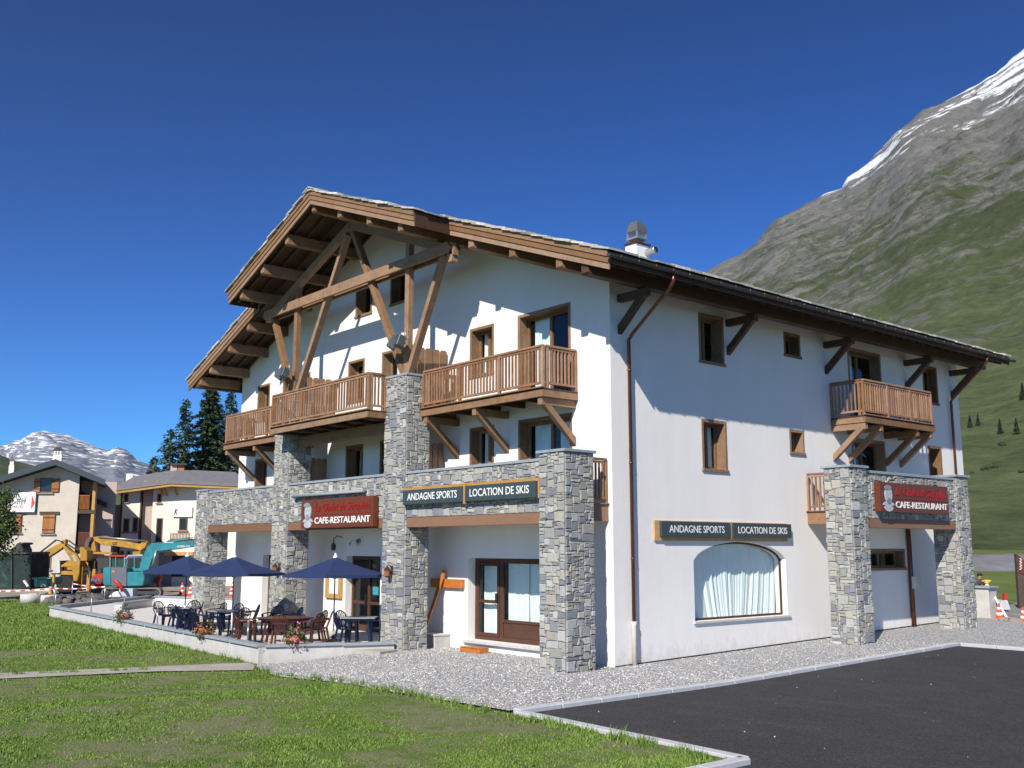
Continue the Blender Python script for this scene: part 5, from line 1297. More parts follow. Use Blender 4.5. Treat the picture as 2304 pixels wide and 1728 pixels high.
mb = MB(); ext(mb, [(300.2, 1286), (338, 1286), (339, 1300), (336, 1317), (300.2, 1318)], DE, DE-1.08, DE+1.1); mb.build('side_panel', 'teal', ex, bevel=.04)
mb = MB(); ext(mb, [(284, 1277), (288, 1257), (292, 1251), (322, 1249), (325, 1252), (328, 1285), (300.2, 1285.8), (300.2, 1277)], DE, DE-.2, DE+1.0); cb = mb.build('cab', 'teal', ex, bevel=.04)
mb = MB(); ext(mb, [(285, 1256), (292, 1248.5), (323, 1247), (325, 1251), (292, 1252), (288, 1258)], DE, DE-.25, DE+1.05); mb.build('cab_roof', plain('pale_cab_roof', (.36, .38, .42), .4, .05), ex)
mb = MB(); ext(mb, [(291, 1256), (303, 1255), (303, 1275), (289, 1275)], DE, DE-.23, DE-.205); ext(mb, [(306, 1255), (320, 1254), (322, 1277), (306, 1278)], DE, DE-.23, DE-.205); mb.build('cab_window', 'black', cb)
mb = MB(); ext(mb, [(316, 1285), (318, 1268), (326, 1249), (333, 1232), (343, 1222.5), (355, 1221), (397, 1221), (438, 1216), (440, 1230), (400, 1236), (360, 1240), (352, 1246), (344, 1262), (338, 1280), (330, 1288)], DE, DE-.25, DE+.15)
mb.build('boom', 'teal', ex, bevel=.03)
mb = MB(); ext(mb, [(374, 1220), (380, 1215), (425, 1209), (426, 1213), (385, 1220)], DE, DE-.12, DE+.02); cyl_ = mb.build('arm_cylinder', 'teal', ex)
mb = MB(); mb.tube([(*UZ(425, 1211, DE)[:1], DE-.05, UZ(425, 1211, DE)[1]), (UZ(448, 1207, DE)[0], DE-.05, UZ(448, 1207, DE)[1])], .03, 6); mb.tube([(UZ(346, 1275, DE)[0], DE-.3, UZ(346, 1275, DE)[1]), (UZ(356, 1238, DE)[0], DE-.3, UZ(356, 1238, DE)[1])], .06, 6); mb.build('hydraulic_rod', 'steel', ex)
mb = MB(); text(mb, 'KOBELCO', (UZ(402, 1231, DE)[0], DE-.26, UZ(402, 1231.5, DE)[1]), (1, 0, 0), (0, 0, 1), .78, .12, .006, .1, .01); mb.build('lettering', 'white', ex)
mb = MB(); ext(mb, [(268, 1283), (274, 1283), (274, 1287), (268, 1287)], DE, DE-1.13, DE-1.105); mb.build('reflector', plain('amber', (.7, .25, .03), .4, .05), ex)
mb = MB(); u, z = UZ(300, 1262, DE); mb.blob((u, DE+.3, z), .16, sc=(1, 1, 1.1)); mb.build('headrest', 'black', ex)
# operator in the cab: vest torso and head as one body
def person_mesh(base, h, lean, name, frame, label, parts):
    """one continuous skinned figure; base point at the feet; lean = forward shift of the trunk"""
    t = thing(name, label, 'person', base, None, frame)
    bx_, by_, bz = base; k = h/1.75; lx, ly = lean
    J = {'pel': (0, 0, .95), 'sp': (.35*lx, .35*ly, 1.18), 'ch': (.75*lx, .75*ly, 1.36), 'nk': (.95*lx, .95*ly, 1.50), 'hd': (1.1*lx, 1.1*ly, 1.62), 'tp': (1.15*lx, 1.15*ly, 1.72),
         'hl': (-.10, 0, .90), 'kl': (-.12, .03, .50), 'al': (-.12, 0, .09), 'fl': (-.14, -.14, .03), 'hr': (.10, 0, .90), 'kr': (.13, -.03, .50), 'ar': (.15, .02, .09), 'fr': (.17, -.12, .03),
         'sl': (.75*lx-.18, .75*ly, 1.42), 'el': (.75*lx-.22+.1*lx, 1.1*ly, 1.18), 'wl': (1.3*lx-.10, 1.5*ly, 1.30), 'sr': (.75*lx+.18, .75*ly, 1.42), 'er': (.75*lx+.24, 1.1*ly, 1.18), 'wr': (1.3*lx+.14, 1.5*ly, 1.32)}
    E_ = [('pel', 'sp'), ('sp', 'ch'), ('ch', 'nk'), ('nk', 'hd'), ('hd', 'tp'), ('pel', 'hl'), ('hl', 'kl'), ('kl', 'al'), ('al', 'fl'), ('pel', 'hr'), ('hr', 'kr'), ('kr', 'ar'), ('ar', 'fr'), ('ch', 'sl'), ('sl', 'el'), ('el', 'wl'), ('ch', 'sr'), ('sr', 'er'), ('er', 'wr')]
    RAD = {'pel': .15, 'sp': .13, 'ch': .16, 'nk': .055, 'hd': .095, 'tp': .07, 'hl': .09, 'kl': .062, 'al': .045, 'fl': .04, 'hr': .09, 'kr': .062, 'ar': .045, 'fr': .04, 'sl': .07, 'el': .048, 'wl': .032, 'sr': .07, 'er': .048, 'wr': .032}
    for s_, w in (('l', 'wl'), ('r', 'wr')):
        wx, wy, wz = J[w]
        for f in range(5):
            nm = 'f%s%d' % (s_, f); off = (f-2)*.02
            J[nm] = (wx+off+.02*lx, wy-.09*(1 if f else .55)*(1 if ly <= 0 else -1), wz+.01); E_.append((w, nm)); RAD[nm] = .009
    ks = list(J); me = bpy.data.meshes.new('body'); me.from_pydata([tuple(c*k for c in J[q]) for q in ks], [(ks.index(a), ks.index(b_)) for a, b_ in E_], [])
    for s_ in range(1): pass
    o = bpy.data.objects.new('body', me); COL.objects.link(o)
    o.modifiers.new('skin', 'SKIN'); o.modifiers.new('sub', 'SUBSURF').levels = 1; o.modifiers['sub'].render_levels = 1
    for i, q in enumerate(ks):
        sv = me.skin_vertices[0].data[i]; sv.radius = (RAD[q]*k, RAD[q]*k*.9); sv.use_root = (q == 'pel')
    dg = bpy.context.evaluated_depsgraph_get(); me2 = bpy.data.meshes.new_from_object(o.evaluated_get(dg)); bpy.data.objects.remove(o)
    # colour regions by height: trousers, jacket, skin
    for nm in (parts['legs'], parts['top'], 'skin'): me2.materials.append(M[nm])
    for p in me2.polygons:
        zc = p.center.z/k; p.material_index = 0 if zc < .95 else (1 if zc < 1.50 and abs(p.center.x-.75*lx*k) < .36*k else 2); p.use_smooth = True
        if zc > 1.50: p.material_index = 2
    me2.name = 'body'; o = bpy.data.objects.new('body', me2); COL.objects.link(o); o.parent = t; WP[o.name] = Vector(base)
    hx, hy, hz = (c*k for c in J['hd']); mb = MB()
    mb.blob((bx_+hx, by_+hy+.01, bz+hz+.035*k), .108*k, 12, 8, (1, 1.08, 1.0)); mb.v = [v if v[2] > bz+hz+.0 else (v[0], max(v[1], by_+hy+.03), v[2]) for v in mb.v]; mb.build('hair', 'hair', t)
    mb = MB(); mb.blob((bx_+hx, by_+hy-.10*k, bz+hz-.01), .02*k, 8, 6); mb.build('nose', 'skin', t)
    mb = MB()
    for s_ in (-1, 1): mb.blob((bx_+hx+s_*.033*k, by_+hy-.086*k, bz+hz+.02*k), .011*k, 8, 6)
    mb.build('eyes', 'black', t)
    return t
# yellow backhoe loader: near, bucket at the left
DB = 67
by = thing('backhoe', 'yellow backhoe with bent digging arm and grey bucket hanging at the left', 'digger', (UZ(190, 1335, DB)[0], DB, GZ0), frame='c')
mb = MB(); ext(mb, [(92, 1253), (96, 1246), (128, 1226), (140, 1221), (146, 1213), (151, 1214), (150, 1226), (140, 1236), (122, 1248), (98, 1262)], DB, DB-.2, DB+.2); mb.build('dipper_arm', 'yellow', by, bevel=.03)
mb = MB(); ext(mb, [(143, 1228), (150, 1228), (166, 1242), (176, 1248), (184, 1262), (182, 1290), (177, 1313), (169, 1313), (167, 1290), (164, 1262), (152, 1242)], DB, DB-.25, DB+.25); mb.build('boom', 'yellow', by, bevel=.03)
mb = MB(); ext(mb, [(166, 1250), (171, 1247), (177, 1262), (172, 1265)], DB, DB-.27, DB-.252); ext(mb, [(179, 1247), (184, 1245), (188, 1252), (183, 1255)], DB, DB-.27, DB-.252); mb.build('arm_decal', plain('decal_grey', (.35, .42, .42), .5, .1), by)
mb = MB(); ext(mb, [(74, 1262), (92, 1250), (99, 1256), (86, 1266), (82, 1275), (72, 1272)], DB, DB-.15, DB+.15); mb.build('bucket_linkage', 'stone2', by)
mb = MB(); ext(mb, [(68, 1270), (84, 1268), (90, 1282), (108, 1295), (90, 1297), (74, 1293), (68, 1284)], DB, DB-.45, DB+.45); mb.build('bucket', plain('worn_bucket', (.24, .19, .16), .6, .3), by, bevel=.02)
def rod(mb, a, b_, d, r, dd=0): mb.tube([(UZ(*a, d)[0], d+dd, UZ(*a, d)[1]), (UZ(*b_, d)[0], d+dd, UZ(*b_, d)[1])], r, 6)
mb = MB(); rod(mb, (80, 1255), (131, 1215), DB, .06, -.3); rod(mb, (131, 1215), (146, 1219), DB, .04, -.3); rod(mb, (150, 1216), (172, 1232), DB, .05, .3); rod(mb, (152, 1222), (186, 1243), DB, .05, -.3); mb.build('hydraulic_rod', 'darkmetal', by)
mb = MB(); ext(mb, [(186, 1232), (192, 1230), (203, 1240), (203, 1262), (188, 1262)], DB, DB-.5, DB+.5); ext(mb, [(142, 1262), (212, 1258), (214, 1274), (142, 1276)], DB+1, DB+.6, DB+2); mb.build('body', 'yellow', by, bevel=.03)
mb = MB(); ext(mb, [(192, 1258), (240, 1256), (240, 1300), (192, 1300)], DB, DB+.4, DB+2.0); mb.build('cab', 'darkmetal', by, bevel=.02)
for q in ((186, 1275, 191, 1330), (203, 1288, 207, 1330), (210, 1280, 219, 1320), (214, 1262, 217, 1300)):
    a, c, z0, z1 = rect(q[0], q[3], q[2], q[1], DB); mb = MB(); mb.box(a, c, DB-.3, DB-.1, z0, z1); mb.build('stabiliser_leg', 'yellow', by)
for px, py, r in ((150, 1318, .62), (222, 1322, .6)):
    mb = MB(); cylz(mb, UZ(px, py, DB+.8), r, DB+.6, DB+1.1, 20); w_ = mb.build('wheel', 'black', by, bevel=.04)
# yellow front loader parts seen behind
fl = thing('loader', 'yellow wheel loader standing behind the bent backhoe arm', 'loader', (UZ(155, 1335, DB+4)[0], DB+4, GZ0), frame='c')
mb = MB(); ext(mb, [(143, 1262), (185, 1261), (185, 1268), (143, 1268)], DB+4, DB+3.2, DB+5); ext(mb, [(158, 1273), (175, 1271), (190, 1276), (190, 1284), (160, 1282)], DB+4, DB+3.4, DB+4.8); ext(mb, [(139, 1290), (152, 1284), (190, 1286), (190, 1294), (139, 1293)], DB+4, DB+3.2, DB+5); mb.build('body', 'yellow', fl, bevel=.03)
mb = MB(); ext(mb, [(142, 1261), (147, 1261), (148, 1288), (140, 1288)], DB+4, DB+3.1, DB+5.1); mb.build('cab_pillar', plain('pale_grille', (.5, .55, .55), .4, .1), fl)
mb = MB(); ext(mb, [(148, 1268), (190, 1268), (190, 1290), (150, 1290)], DB+4, DB+3.5, DB+4.6); mb.build('cab', 'black', fl)
mb = MB(); cylz(mb, UZ(160, 1312, DB+4), .75, DB+3.3, DB+3.9, 20); mb.build('wheel', 'black', fl, bevel=.04)
# big yellow excavator with long boom
DY = 70
ey = thing('excavator', 'yellow crawler excavator with long boom reaching right above the teal one', 'excavator', (UZ(290, 1335, DY)[0], DY, GZ0), frame='c')
mb = MB(); ext(mb, [(212, 1208), (240, 1206), (262, 1213), (300, 1221), (318, 1224), (326, 1216), (334, 1219), (330, 1232), (318, 1240), (308, 1236), (262, 1229), (232, 1226), (214, 1216)], DY, DY-.25, DY+.25); mb.build('boom', 'yellow', ey, bevel=.03)
mb = MB(); text(mb, 'CAT', (UZ(256, 1227, DY)[0], DY-.27, UZ(256, 1226, DY)[1]), (1, 0, 0), (0, 0, 1), .34, .2, .008, 0, .01); mb.build('lettering', 'black', ey)
mb = MB(); ext(mb, [(206, 1212), (214, 1210), (219, 1240), (208, 1242)], DY, DY-.2, DY+.2); mb.build('dipper_arm', 'yellow', ey, bevel=.02)
mb = MB(); ext(mb, [(196, 1226), (199, 1214), (206, 1208), (212, 1210), (206, 1220), (203, 1236), (196, 1234)], DY, DY-.4, DY+.4); mb.build('bucket', plain('dark_bucket', (.10, .085, .08), .6, .3), ey)
mb = MB(); ext(mb, [(206, 1241), (258, 1243), (258, 1247), (206, 1246)], DY, DY-.5, DY+.5); mb.build('guard_rail', 'yellow', ey)
mb = MB(); rod(mb, (225, 1208), (330, 1217), DY, .06, -.3); mb.build('hydraulic_rod', 'steel', ey)
mb = MB(); ext(mb, [(309, 1241), (327, 1240), (327, 1252), (310, 1252)], DY, DY-.9, DY+.9); mb.build('body', 'yellow', ey, bevel=.03)
mb = MB(); ext(mb, [(224, 1252), (260, 1252), (262, 1330), (226, 1330)], DY, DY-.5, DY+1.2); mb.build('cab', 'black', ey, bevel=.03)
# red mini excavator
DR = 66
er_ = thing('mini_excavator', 'small red excavator with red-roofed cab behind the teal excavator', 'excavator', (UZ(255, 1338, DR)[0], DR, GZ0), frame='c')
mb = MB(); ext(mb, [(248, 1249), (284, 1249), (285, 1253), (248, 1253)], DR, DR-.2, DR+1.2); mb.build('cab_roof', 'redm', er_, bevel=.02)
mb = MB(); 
for q in ((248.5, 250.5), (262, 263.2), (281, 283)): ext(mb, [(q[0], 1253), (q[1], 1253), (q[1], 1290), (q[0], 1290)], DR, DR-.15, DR+1.1)
cb = mb.build('cab', 'steel', er_)
mb = MB(); ext(mb, [(250, 1253), (281, 1253), (281, 1288), (250, 1288)], DR, DR-.05, DR+1.0); mb.build('cab_window', plain('green_tint', (.03, .07, .055), .2, .2), cb)
mb = MB(); ext(mb, [(225, 1300), (229, 1293), (246, 1289), (250, 1290), (250, 1300), (246, 1314), (222, 1314)], DR, DR-1.3, DR+.6); mb.build('body', 'redm', er_, bevel=.04)
mb = MB(); ext(mb, [(224, 1300), (244, 1299), (244, 1308), (223, 1309)], DR, DR-1.33, DR-1.305); mb.build('engine_grille', 'greyp', er_)
mb = MB(); ext(mb, [(220, 1315), (262, 1315), (266, 1322), (262, 1336), (220, 1336)], DR, DR-1.0, DR+.8); mb.build('undercarriage', 'darkmetal', er_)
# red blade / bucket at right of teal machine
mb = MB(); ext(mb, [(343, 1294), (350, 1291), (354, 1300), (362, 1292), (364, 1304), (359, 1312), (364, 1323), (360, 1324), (352, 1310), (345, 1308)], DE+1, DE+.7, DE+1.2); tag(mb.build('ripper_tooth', 'redm', bevel=.02), 'red steel digging attachment on the ground right of the teal excavator', 'attachment', frame='c')
# skip / container with netting, at the left
t = thing('site_container', 'dark green netted site container with sacking on top at the left edge', 'container', (UZ(30, 1330, 62)[0], 62, GZ0), frame='c')
mb = MB(); ext(mb, [(-60, 1244), (70, 1242), (70, 1326), (-60, 1328)], 62, 62, 64.4); mb.build('netting', 'net', t)
mb = MB(); ext(mb, [(-60, 1243.5), (71, 1241.5), (71, 1246), (-60, 1248)], 62, 61.9, 64.5); 
for q in (26, 67): ext(mb, [(q, 1244), (q+3, 1244), (q+3, 1327), (q, 1327)], 62, 61.9, 62.1)
mb.build('frame', 'darkmetal', t)
mb = MB(); ext(mb, [(15, 1243), (16, 1234), (26, 1229), (30, 1222), (48, 1220), (49, 1224), (40, 1226), (46, 1238), (45, 1243)], 62, 62.4, 63.6); mb.build('sacking', 'darkmetal', t, bevel=.08)
# green crate, manhole rings, cabinet, rammer, tape
t = thing('steel_crate', 'pale green steel trench box behind the concrete ring', 'crate', (UZ(100, 1320, 61)[0], 61, GZ0), frame='c')
mb = MB(); ext(mb, [(79, 1299), (130, 1298), (131, 1302), (79, 1303)], 61, 60.6, 62); ext(mb, [(80, 1303), (110, 1303), (108, 1320), (80, 1321)], 61, 60.8, 61.9); mb.build('box_side', 'mint', t, bevel=.02)
mb = MB(); ext(mb, [(88, 1299), (91, 1299), (91, 1320), (88, 1320)], 61, 60.55, 60.6); mb.build('box_rib', plain('mint_pale', (.26, .42, .32), .5, .1), t)
mb = MB(); ext(mb, [(110, 1303), (128, 1302), (126, 1314), (110, 1316)], 61, 60.9, 61.8); mb.build('box_end', plain('mint_dark', (.12, .24, .17), .5, .1), t)
u, z = UZ(66, 1340, 58); mb = MB(); mb.lathe((u+.1, 58, GZ0), [(.55, 0), (.56, .5), (.50, .52), (.48, .3)], 20); mb.lathe((u+1.0, 58.3, GZ0), [(.5, 0), (.5, .42), (.44, .44)], 20); tag(mb.build('concrete_ring', 'concrete'), 'pair of pale concrete manhole rings beside the netted container', 'pipe ring', frame='c')
mb = MB(); ext(mb, [(53, 1307), (57, 1305), (66, 1318), (62, 1320)], 57.6, 57.5, 57.62); tag(mb.build('white_board', 'white'), 'small white tube leaning on the concrete ring', 'tube', frame='c')
t = thing('rammer', 'yellow trench rammer standing by the pale green trench box', 'rammer', (UZ(120, 1330, 57)[0], 57, GZ0), frame='c')
mb = MB(); ext(mb, [(119, 1295), (124, 1295), (124, 1311), (119, 1311)], 57, 56.9, 57.05); ext(mb, [(117, 1290), (127, 1290), (123, 1296), (120, 1296)], 57, 56.9, 57.05); ext(mb, [(112, 1332), (116, 1326), (120, 1332), (120, 1337), (112, 1337)], 57, 56.8, 57.1); mb.build('body', 'yellow', t, bevel=.015)
mb = MB(); ext(mb, [(117, 1311), (122, 1311), (120, 1326), (117, 1326)], 57, 56.92, 57.03); ext(mb, [(116, 1289.5), (129, 1289.5), (128, 1292), (117, 1292)], 57, 56.88, 57.06); mb.build('handle', 'darkmetal', t)
# trench with rubble and dark machinery behind the tape
mb = MB(); rnd = random.Random(5)
for i in range(160):
    px = rnd.uniform(105, 235); d = rnd.uniform(57, 63); u = UZ(px, 1330, d)[0]; r = rnd.uniform(.08, .4); mb.blob((u, d, GZ0+r*.3), r, 7, 5, (1, 1, .7), .5)
tag(mb.build('rubble', plain('dark_rubble', (.12, .105, .10), .95, .5, 1.5)), 'low heap of dark rubble and spoil between the diggers and the lawn', 'rubble', frame='c')['kind'] = 'stuff'
def tape(px0, py0, px1, py1, d, sag, label):
    t = thing('barrier_tape', label, 'tape', (UZ(px0, py0, d)[0], d, GZ0), frame='c')
    a = UZ(px0, py0, d); c = UZ(px1, py1, d); n = 12; mb = MB(); pts = []
    for i in range(n+1):
        f = i/n; pts.append((a[0]+(c[0]-a[0])*f, d, a[1]+(c[1]-a[1])*f-sag*4*f*(1-f)))
    for p, q in zip(pts, pts[1:]): mb.quad((p[0], d, p[2]), (q[0], d, q[2]), (q[0], d+.004, q[2]+.055), (p[0], d+.004, p[2]+.055)); mb.quad((q[0], d+.006, q[2]), (p[0], d+.006, p[2]), (p[0], d+.01, p[2]+.055), (q[0], d+.01, q[2]+.055))
    mb.build('tape', 'tape', t, fix=False)
    mb = MB()
    for q in (a, c): mb.tube([(q[0], d+.03, GZ0), (q[0], d+.03, q[1]+.12)], .02, 6)
    mb.build('stake', 'steel', t)
tape(-20, 1331, 122, 1325, 54, .05, 'red and white barrier tape along the left edge of the worksite')
tape(122.5, 1325, 236, 1321, 55, .06, 'red and white barrier tape in front of the dark rubble')
tape(163, 1314, 236, 1322, 59, .05, 'short red and white barrier tape behind the dark rubble')
t = thing('utility_cabinet', 'pale grey utility cabinet with rounded white cover before the teal excavator', 'cabinet', (UZ(285, 1343, 56)[0], 56, GZ0), frame='c')
mb = MB(); ext(mb, [(271, 1324), (302, 1324), (302, 1342), (271, 1342)], 56, 55.8, 56.5); mb.build('cabinet_body', plain('grey_cabinet', (.42, .46, .52), .5, .05), t, bevel=.02)
mb = MB(); ext(mb, [(252, 1342), (258, 1335), (268, 1330), (273, 1330), (279, 1342)], 56, 55.5, 55.78); mb.build('cover', 'white', t, bevel=.02)
# red corrugated duct
mb = MB(); pts = [UZ(*q, 56) for q in ((265, 1304), (272, 1307), (279, 1313), (284, 1321), (286, 1330))]; mb.tube([(a, 55.3, b_) for a, b_ in pts], [.05, .09, .10, .09, .07], 10); tag(mb.build('red_duct', 'redm'), 'curved red corrugated duct in front of the teal excavator', 'duct', frame='c')
# traffic cones
def cone(x, y, z, label, h=.5, first=None):
    if first is None:
        t = thing('traffic_cone', label, 'traffic cone', (0, 0, 0), 'orange and white traffic cones'); M['coneo'] = plain('cone_orange', (.75, .085, .025), .5, .05)
        mb = MB(); mb.lathe((0, 0, 0), [(.20, 0), (.20, .03), (.125, .031), (.028, .50)], 14); mb.build('cone_body', 'coneo', t)
        mb = MB(); mb.lathe((0, 0, .12), [(.111, 0), (.091, .09)], 14); mb.build('reflective_band', 'white', t); mb = MB(); mb.lathe((0, 0, .30), [(.074, 0), (.056, .08)], 14); mb.build('reflective_band', 'white', t)
    else: t = copy_tree(first); t['label'] = label
    t.location = (x, y, z); t.scale = (h/.5,)*3; return t
k0 = cone(.33, 19.9, .30, 'traffic cone just right of the concrete gatepost', .58)
cone(1.75, 18.6, .33, 'traffic cone at the right edge of the view by the dirt heap', .52, k0)
cone(-48.2, 8.9, -.19, 'left traffic cone of the two seen left of the far stone pillar', .8, k0)
cone(-45.6, 8.4, -.19, 'right traffic cone of the two seen left of the far stone pillar', .8, k0)
cone(-55.4, 15.9, -.19, 'farther traffic cone seen through the gallery right of the far stone pillar', .9, k0)
cone(-43.5, 10.2, -.19, 'nearer traffic cone seen through the gallery right of the far stone pillar', .7, k0)
c = copy_tree(k0); c['label'] = 'traffic cone at the end of the curved red duct'; c.location = cw(UZ(285, 1340, 55)[0], 55, GZ0); c.scale = (1.0,)*3
# ------------------------------------------------------------------ right-hand distance
t = thing('gatepost', 'square grey concrete gatepost with flat cap beyond the side porch', 'post', (-.35, 20.0, .30))
mb = MB(); mb.box(-.75, .05, 19.75, 20.4, .2, 1.40); mb.build('post_body', 'concrete', t, bevel=.015)
mb = MB(); mb.box(-.82, .12, 19.68, 20.47, 1.402, 1.48); mb.build('cap', 'coping', t, bevel=.01)
wd = 40.2; wu = UZ(2191, 1300, wd)[0]
pr = person_mesh((wu, wd, .32), 1.60, (.20, -.10), 'person', 'c', 'dark-haired worker leaning over a yellow instrument behind the concrete gatepost', {'legs': 'greyp', 'top': 'darkmetal'})
t = thing('survey_level', 'yellow surveying level on a striped white tripod beside the worker', 'survey level', (UZ(2240, 1380, 39)[0], 39, .32), frame='c')
u0, z0 = UZ(2219, 1308, 39)
mb = MB(); mb.box(u0-.09, u0+.07, 38.92, 39.06, z0-.06, z0+.06); mb.tube([(u0+.07, 38.99, z0+.01), (u0+.17, 38.99, z0+.01)], .045, 10); mb.tube([(u0-.17, 38.99, z0+.01), (u0-.09, 38.99, z0+.01)], .03, 8); mb.build('instrument', plain('instrument_yellow', (.62, .42, .07), .4, .1), t)
mb = MB()
e = UZ(2270, 1384, 37.5)
mb.tube([(u0, 38.99, z0-.08), (e[0], 37.6, .32)], .045, 8); mb.tube([(u0, 38.99, z0-.08), (u0-.1, 40.1, .32)], .04, 8); mb.tube([(u0, 38.99, z0-.08), (u0-.45, 38.4, .32)], .04, 8)
mb.build('tripod', 'white', t)
t = thing('totem_sign', 'tall dark brown information totem with white writing at the right edge', 'sign', (UZ(2297, 1365, 44)[0], 44, .3), frame='c')
mb = MB(); ext(mb, [(2284, 1246), (2318, 1272), (2318, 1370), (2292, 1368)], 44, 43.9, 44.1); mb.build('panel', 'bark', t)
mb = MB(); ext(mb, [(2287, 1249), (2318, 1273), (2318, 1300), (2290, 1288)], 44, 43.86, 43.89); mb.build('red_panel', 'signbrown', t)
mb = MB(); u, z = UZ(2293, 1262, 44)
for i in range(9): q = UZ(2290+(i % 2)*2, 1256+i*3, 44); mb.box(q[0], q[0]+.07, 43.85, 43.858, q[1]-.03, q[1])
mb.build('lettering', 'white', t)
mb = MB(); rnd = random.Random(8)
for i in range(40):
    p = UZ(rnd.uniform(2262, 2310), 1388, 36.5); r = rnd.uniform(.08, .22); mb.blob((p[0], 36.5+rnd.uniform(-.4, .4), .30+r*.2), r, 7, 5, (1, 1, .6), .5)
tag(mb.build('dirt_heap', 'dirt'), 'small heap of brown soil beside the car park at the right edge', 'soil', frame='c')['kind'] = 'stuff'
u, z = UZ(2263, 1345, 42); t = thing('road_barrier', 'white concrete barrier block with red lamp beyond the traffic cones', 'barrier', (u, 42, .3), frame='c')
mb = MB(); ext(mb, [(2240, 1372), (2248, 1352), (2262, 1350), (2270, 1372)], 42, 41.8, 42.6); mb.build('barrier_block', 'curb', t, bevel=.02)
mb = MB(); ext(mb, [(2259, 1335), (2265, 1335), (2265, 1350), (2259, 1350)], 42, 42, 42.15); mb.build('red_lamp', 'redm', t)
# gravel embankment and grass strip beyond the road
def mound(name, m, u0, u1, d0, d1, z0, z1, kind='structure'):
    mb = MB(); nu, nd = 40, 8
    for j in range(nd+1):
        for i in range(nu+1):
            u = u0+(u1-u0)*i/nu; d = d0+(d1-d0)*j/nd; f = math.sin(math.pi*min(1, j/nd*1.15)/1.3)
            p = cw(u, d, z0+(z1-z0)*min(1, j/nd*1.6)+.12*noise.noise((u*.3, d*.3, 1))); mb.v.append(tuple(p))
    for j in range(nd):
        for i in range(nu): k = j*(nu+1)+i; mb._f([k, k+1, k+nu+2, k+nu+1], True)
    struct(mb.build(name, m, fix=False))
mound('grass_bank', 'meadow', 10, 90, 52, 74, .1, 1.25)
M['scree'] = plain('grey_scree', (.16, .16, .175), .95, .25, .5)
mound('gravel_embankment', 'scree', 12, 95, 75, 84, 1.2, 2.35)
mound('meadow_rise', 'meadow', 10, 140, 85, 135, 2.0, 2.6)
# ------------------------------------------------------------------ mountains
def azel(px, py):
    Y = -(py-864); h = FPX*math.cos(PITCH)-Y*math.sin(PITCH); v = FPX*math.sin(PITCH)+Y*math.cos(PITCH)
    return math.atan2(px-1152, h), v/math.hypot(px-1152, h)
SILR = [azel(*p) for p in ((1594, 605), (1664, 572), (1718, 523), (1747, 498), (1834, 460), (1893, 430), (1907, 409), (1951, 378), (1994, 334), (2027, 280), (2071, 247), (2096, 234), (2191, 200), (2241, 171), (2281, 134), (2304, 116))]
SILR = [(-.62, .02), (-.30, .07), (-.05, .14), (.10, .185)]+[q for q in SILR]+[(SILR[-1][0]+.06, .54), (SILR[-1][0]+.2, .56), (SILR[-1][0]+.45, .42), (SILR[-1][0]+.8, .30)]
def interp(tab, a):
    if a <= tab[0][0]: return tab[0][1]
    for (a0, e0), (a1, e1) in zip(tab, tab[1:]):
        if a <= a1: return e0+(e1-e0)*(a-a0)/(a1-a0)
    return tab[-1][1]
def fr(x, y, z, o=5): return noise.fractal((x, y, z), 1.0, 2.1, o)
R0, R1 = 150, 2500
def mtn(a, t):
    """terrain height at azimuth a, fraction t of the way to the crest"""
    e = interp(SILR, a); r = R0*(R1/R0)**t; ze = R1*e
    # slope profile as elevation tangent: gentle meadow, then steep face
    el = e*(t**1.15)
    z = r*el
    u = r*math.sin(a); v = r*math.cos(a)
    am = z*.15*min(1, 5*(1-t)*t+.10)
    n = fr(u*.0022, v*.0022, 2.2)*.6+fr(u*.009, v*.009, 7)*.28+fr(u*.03, v*.03, 4)*.17
    strat = math.sin((z*.93-u*.34)*.06+fr(u*.004, v*.004, 9)*2.5)
    rg = (1-2*abs(fr(u*.0042+3, v*.0042, 11, 6)))
    z += am*n+z*.035*rg*min(1, 7*(1-t)+.15)*t+min(11, z*.018)*strat*t
    return r, z
def terrain(name, m, a0, a1, na, nt_, f, back=.5):
    mb = MB()
    for j in range(nt_+1):
        for i in range(na+1):
            a = a0+(a1-a0)*i/na; r, z = f(a, j/nt_); mb.v.append(tuple(cw(r*math.sin(a), r*math.cos(a), z)))
    for j in range(nt_):
        for i in range(na): k = j*(na+1)+i; mb._f([k, k+1, k+na+2, k+na+1], True)
    k0 = nt_*(na+1); k1 = len(mb.v)
    for i in range(na+1): 
        a = a0+(a1-a0)*i/na; r, z = f(a, 1); r *= 1.35; mb.v.append(tuple(cw(r*math.sin(a), r*math.cos(a), z*back)))
    for i in range(na): mb._f([k0+i, k0+i+1, k1+i+1, k1+i], True)
    return struct(mb.build(name, m, fix=False))
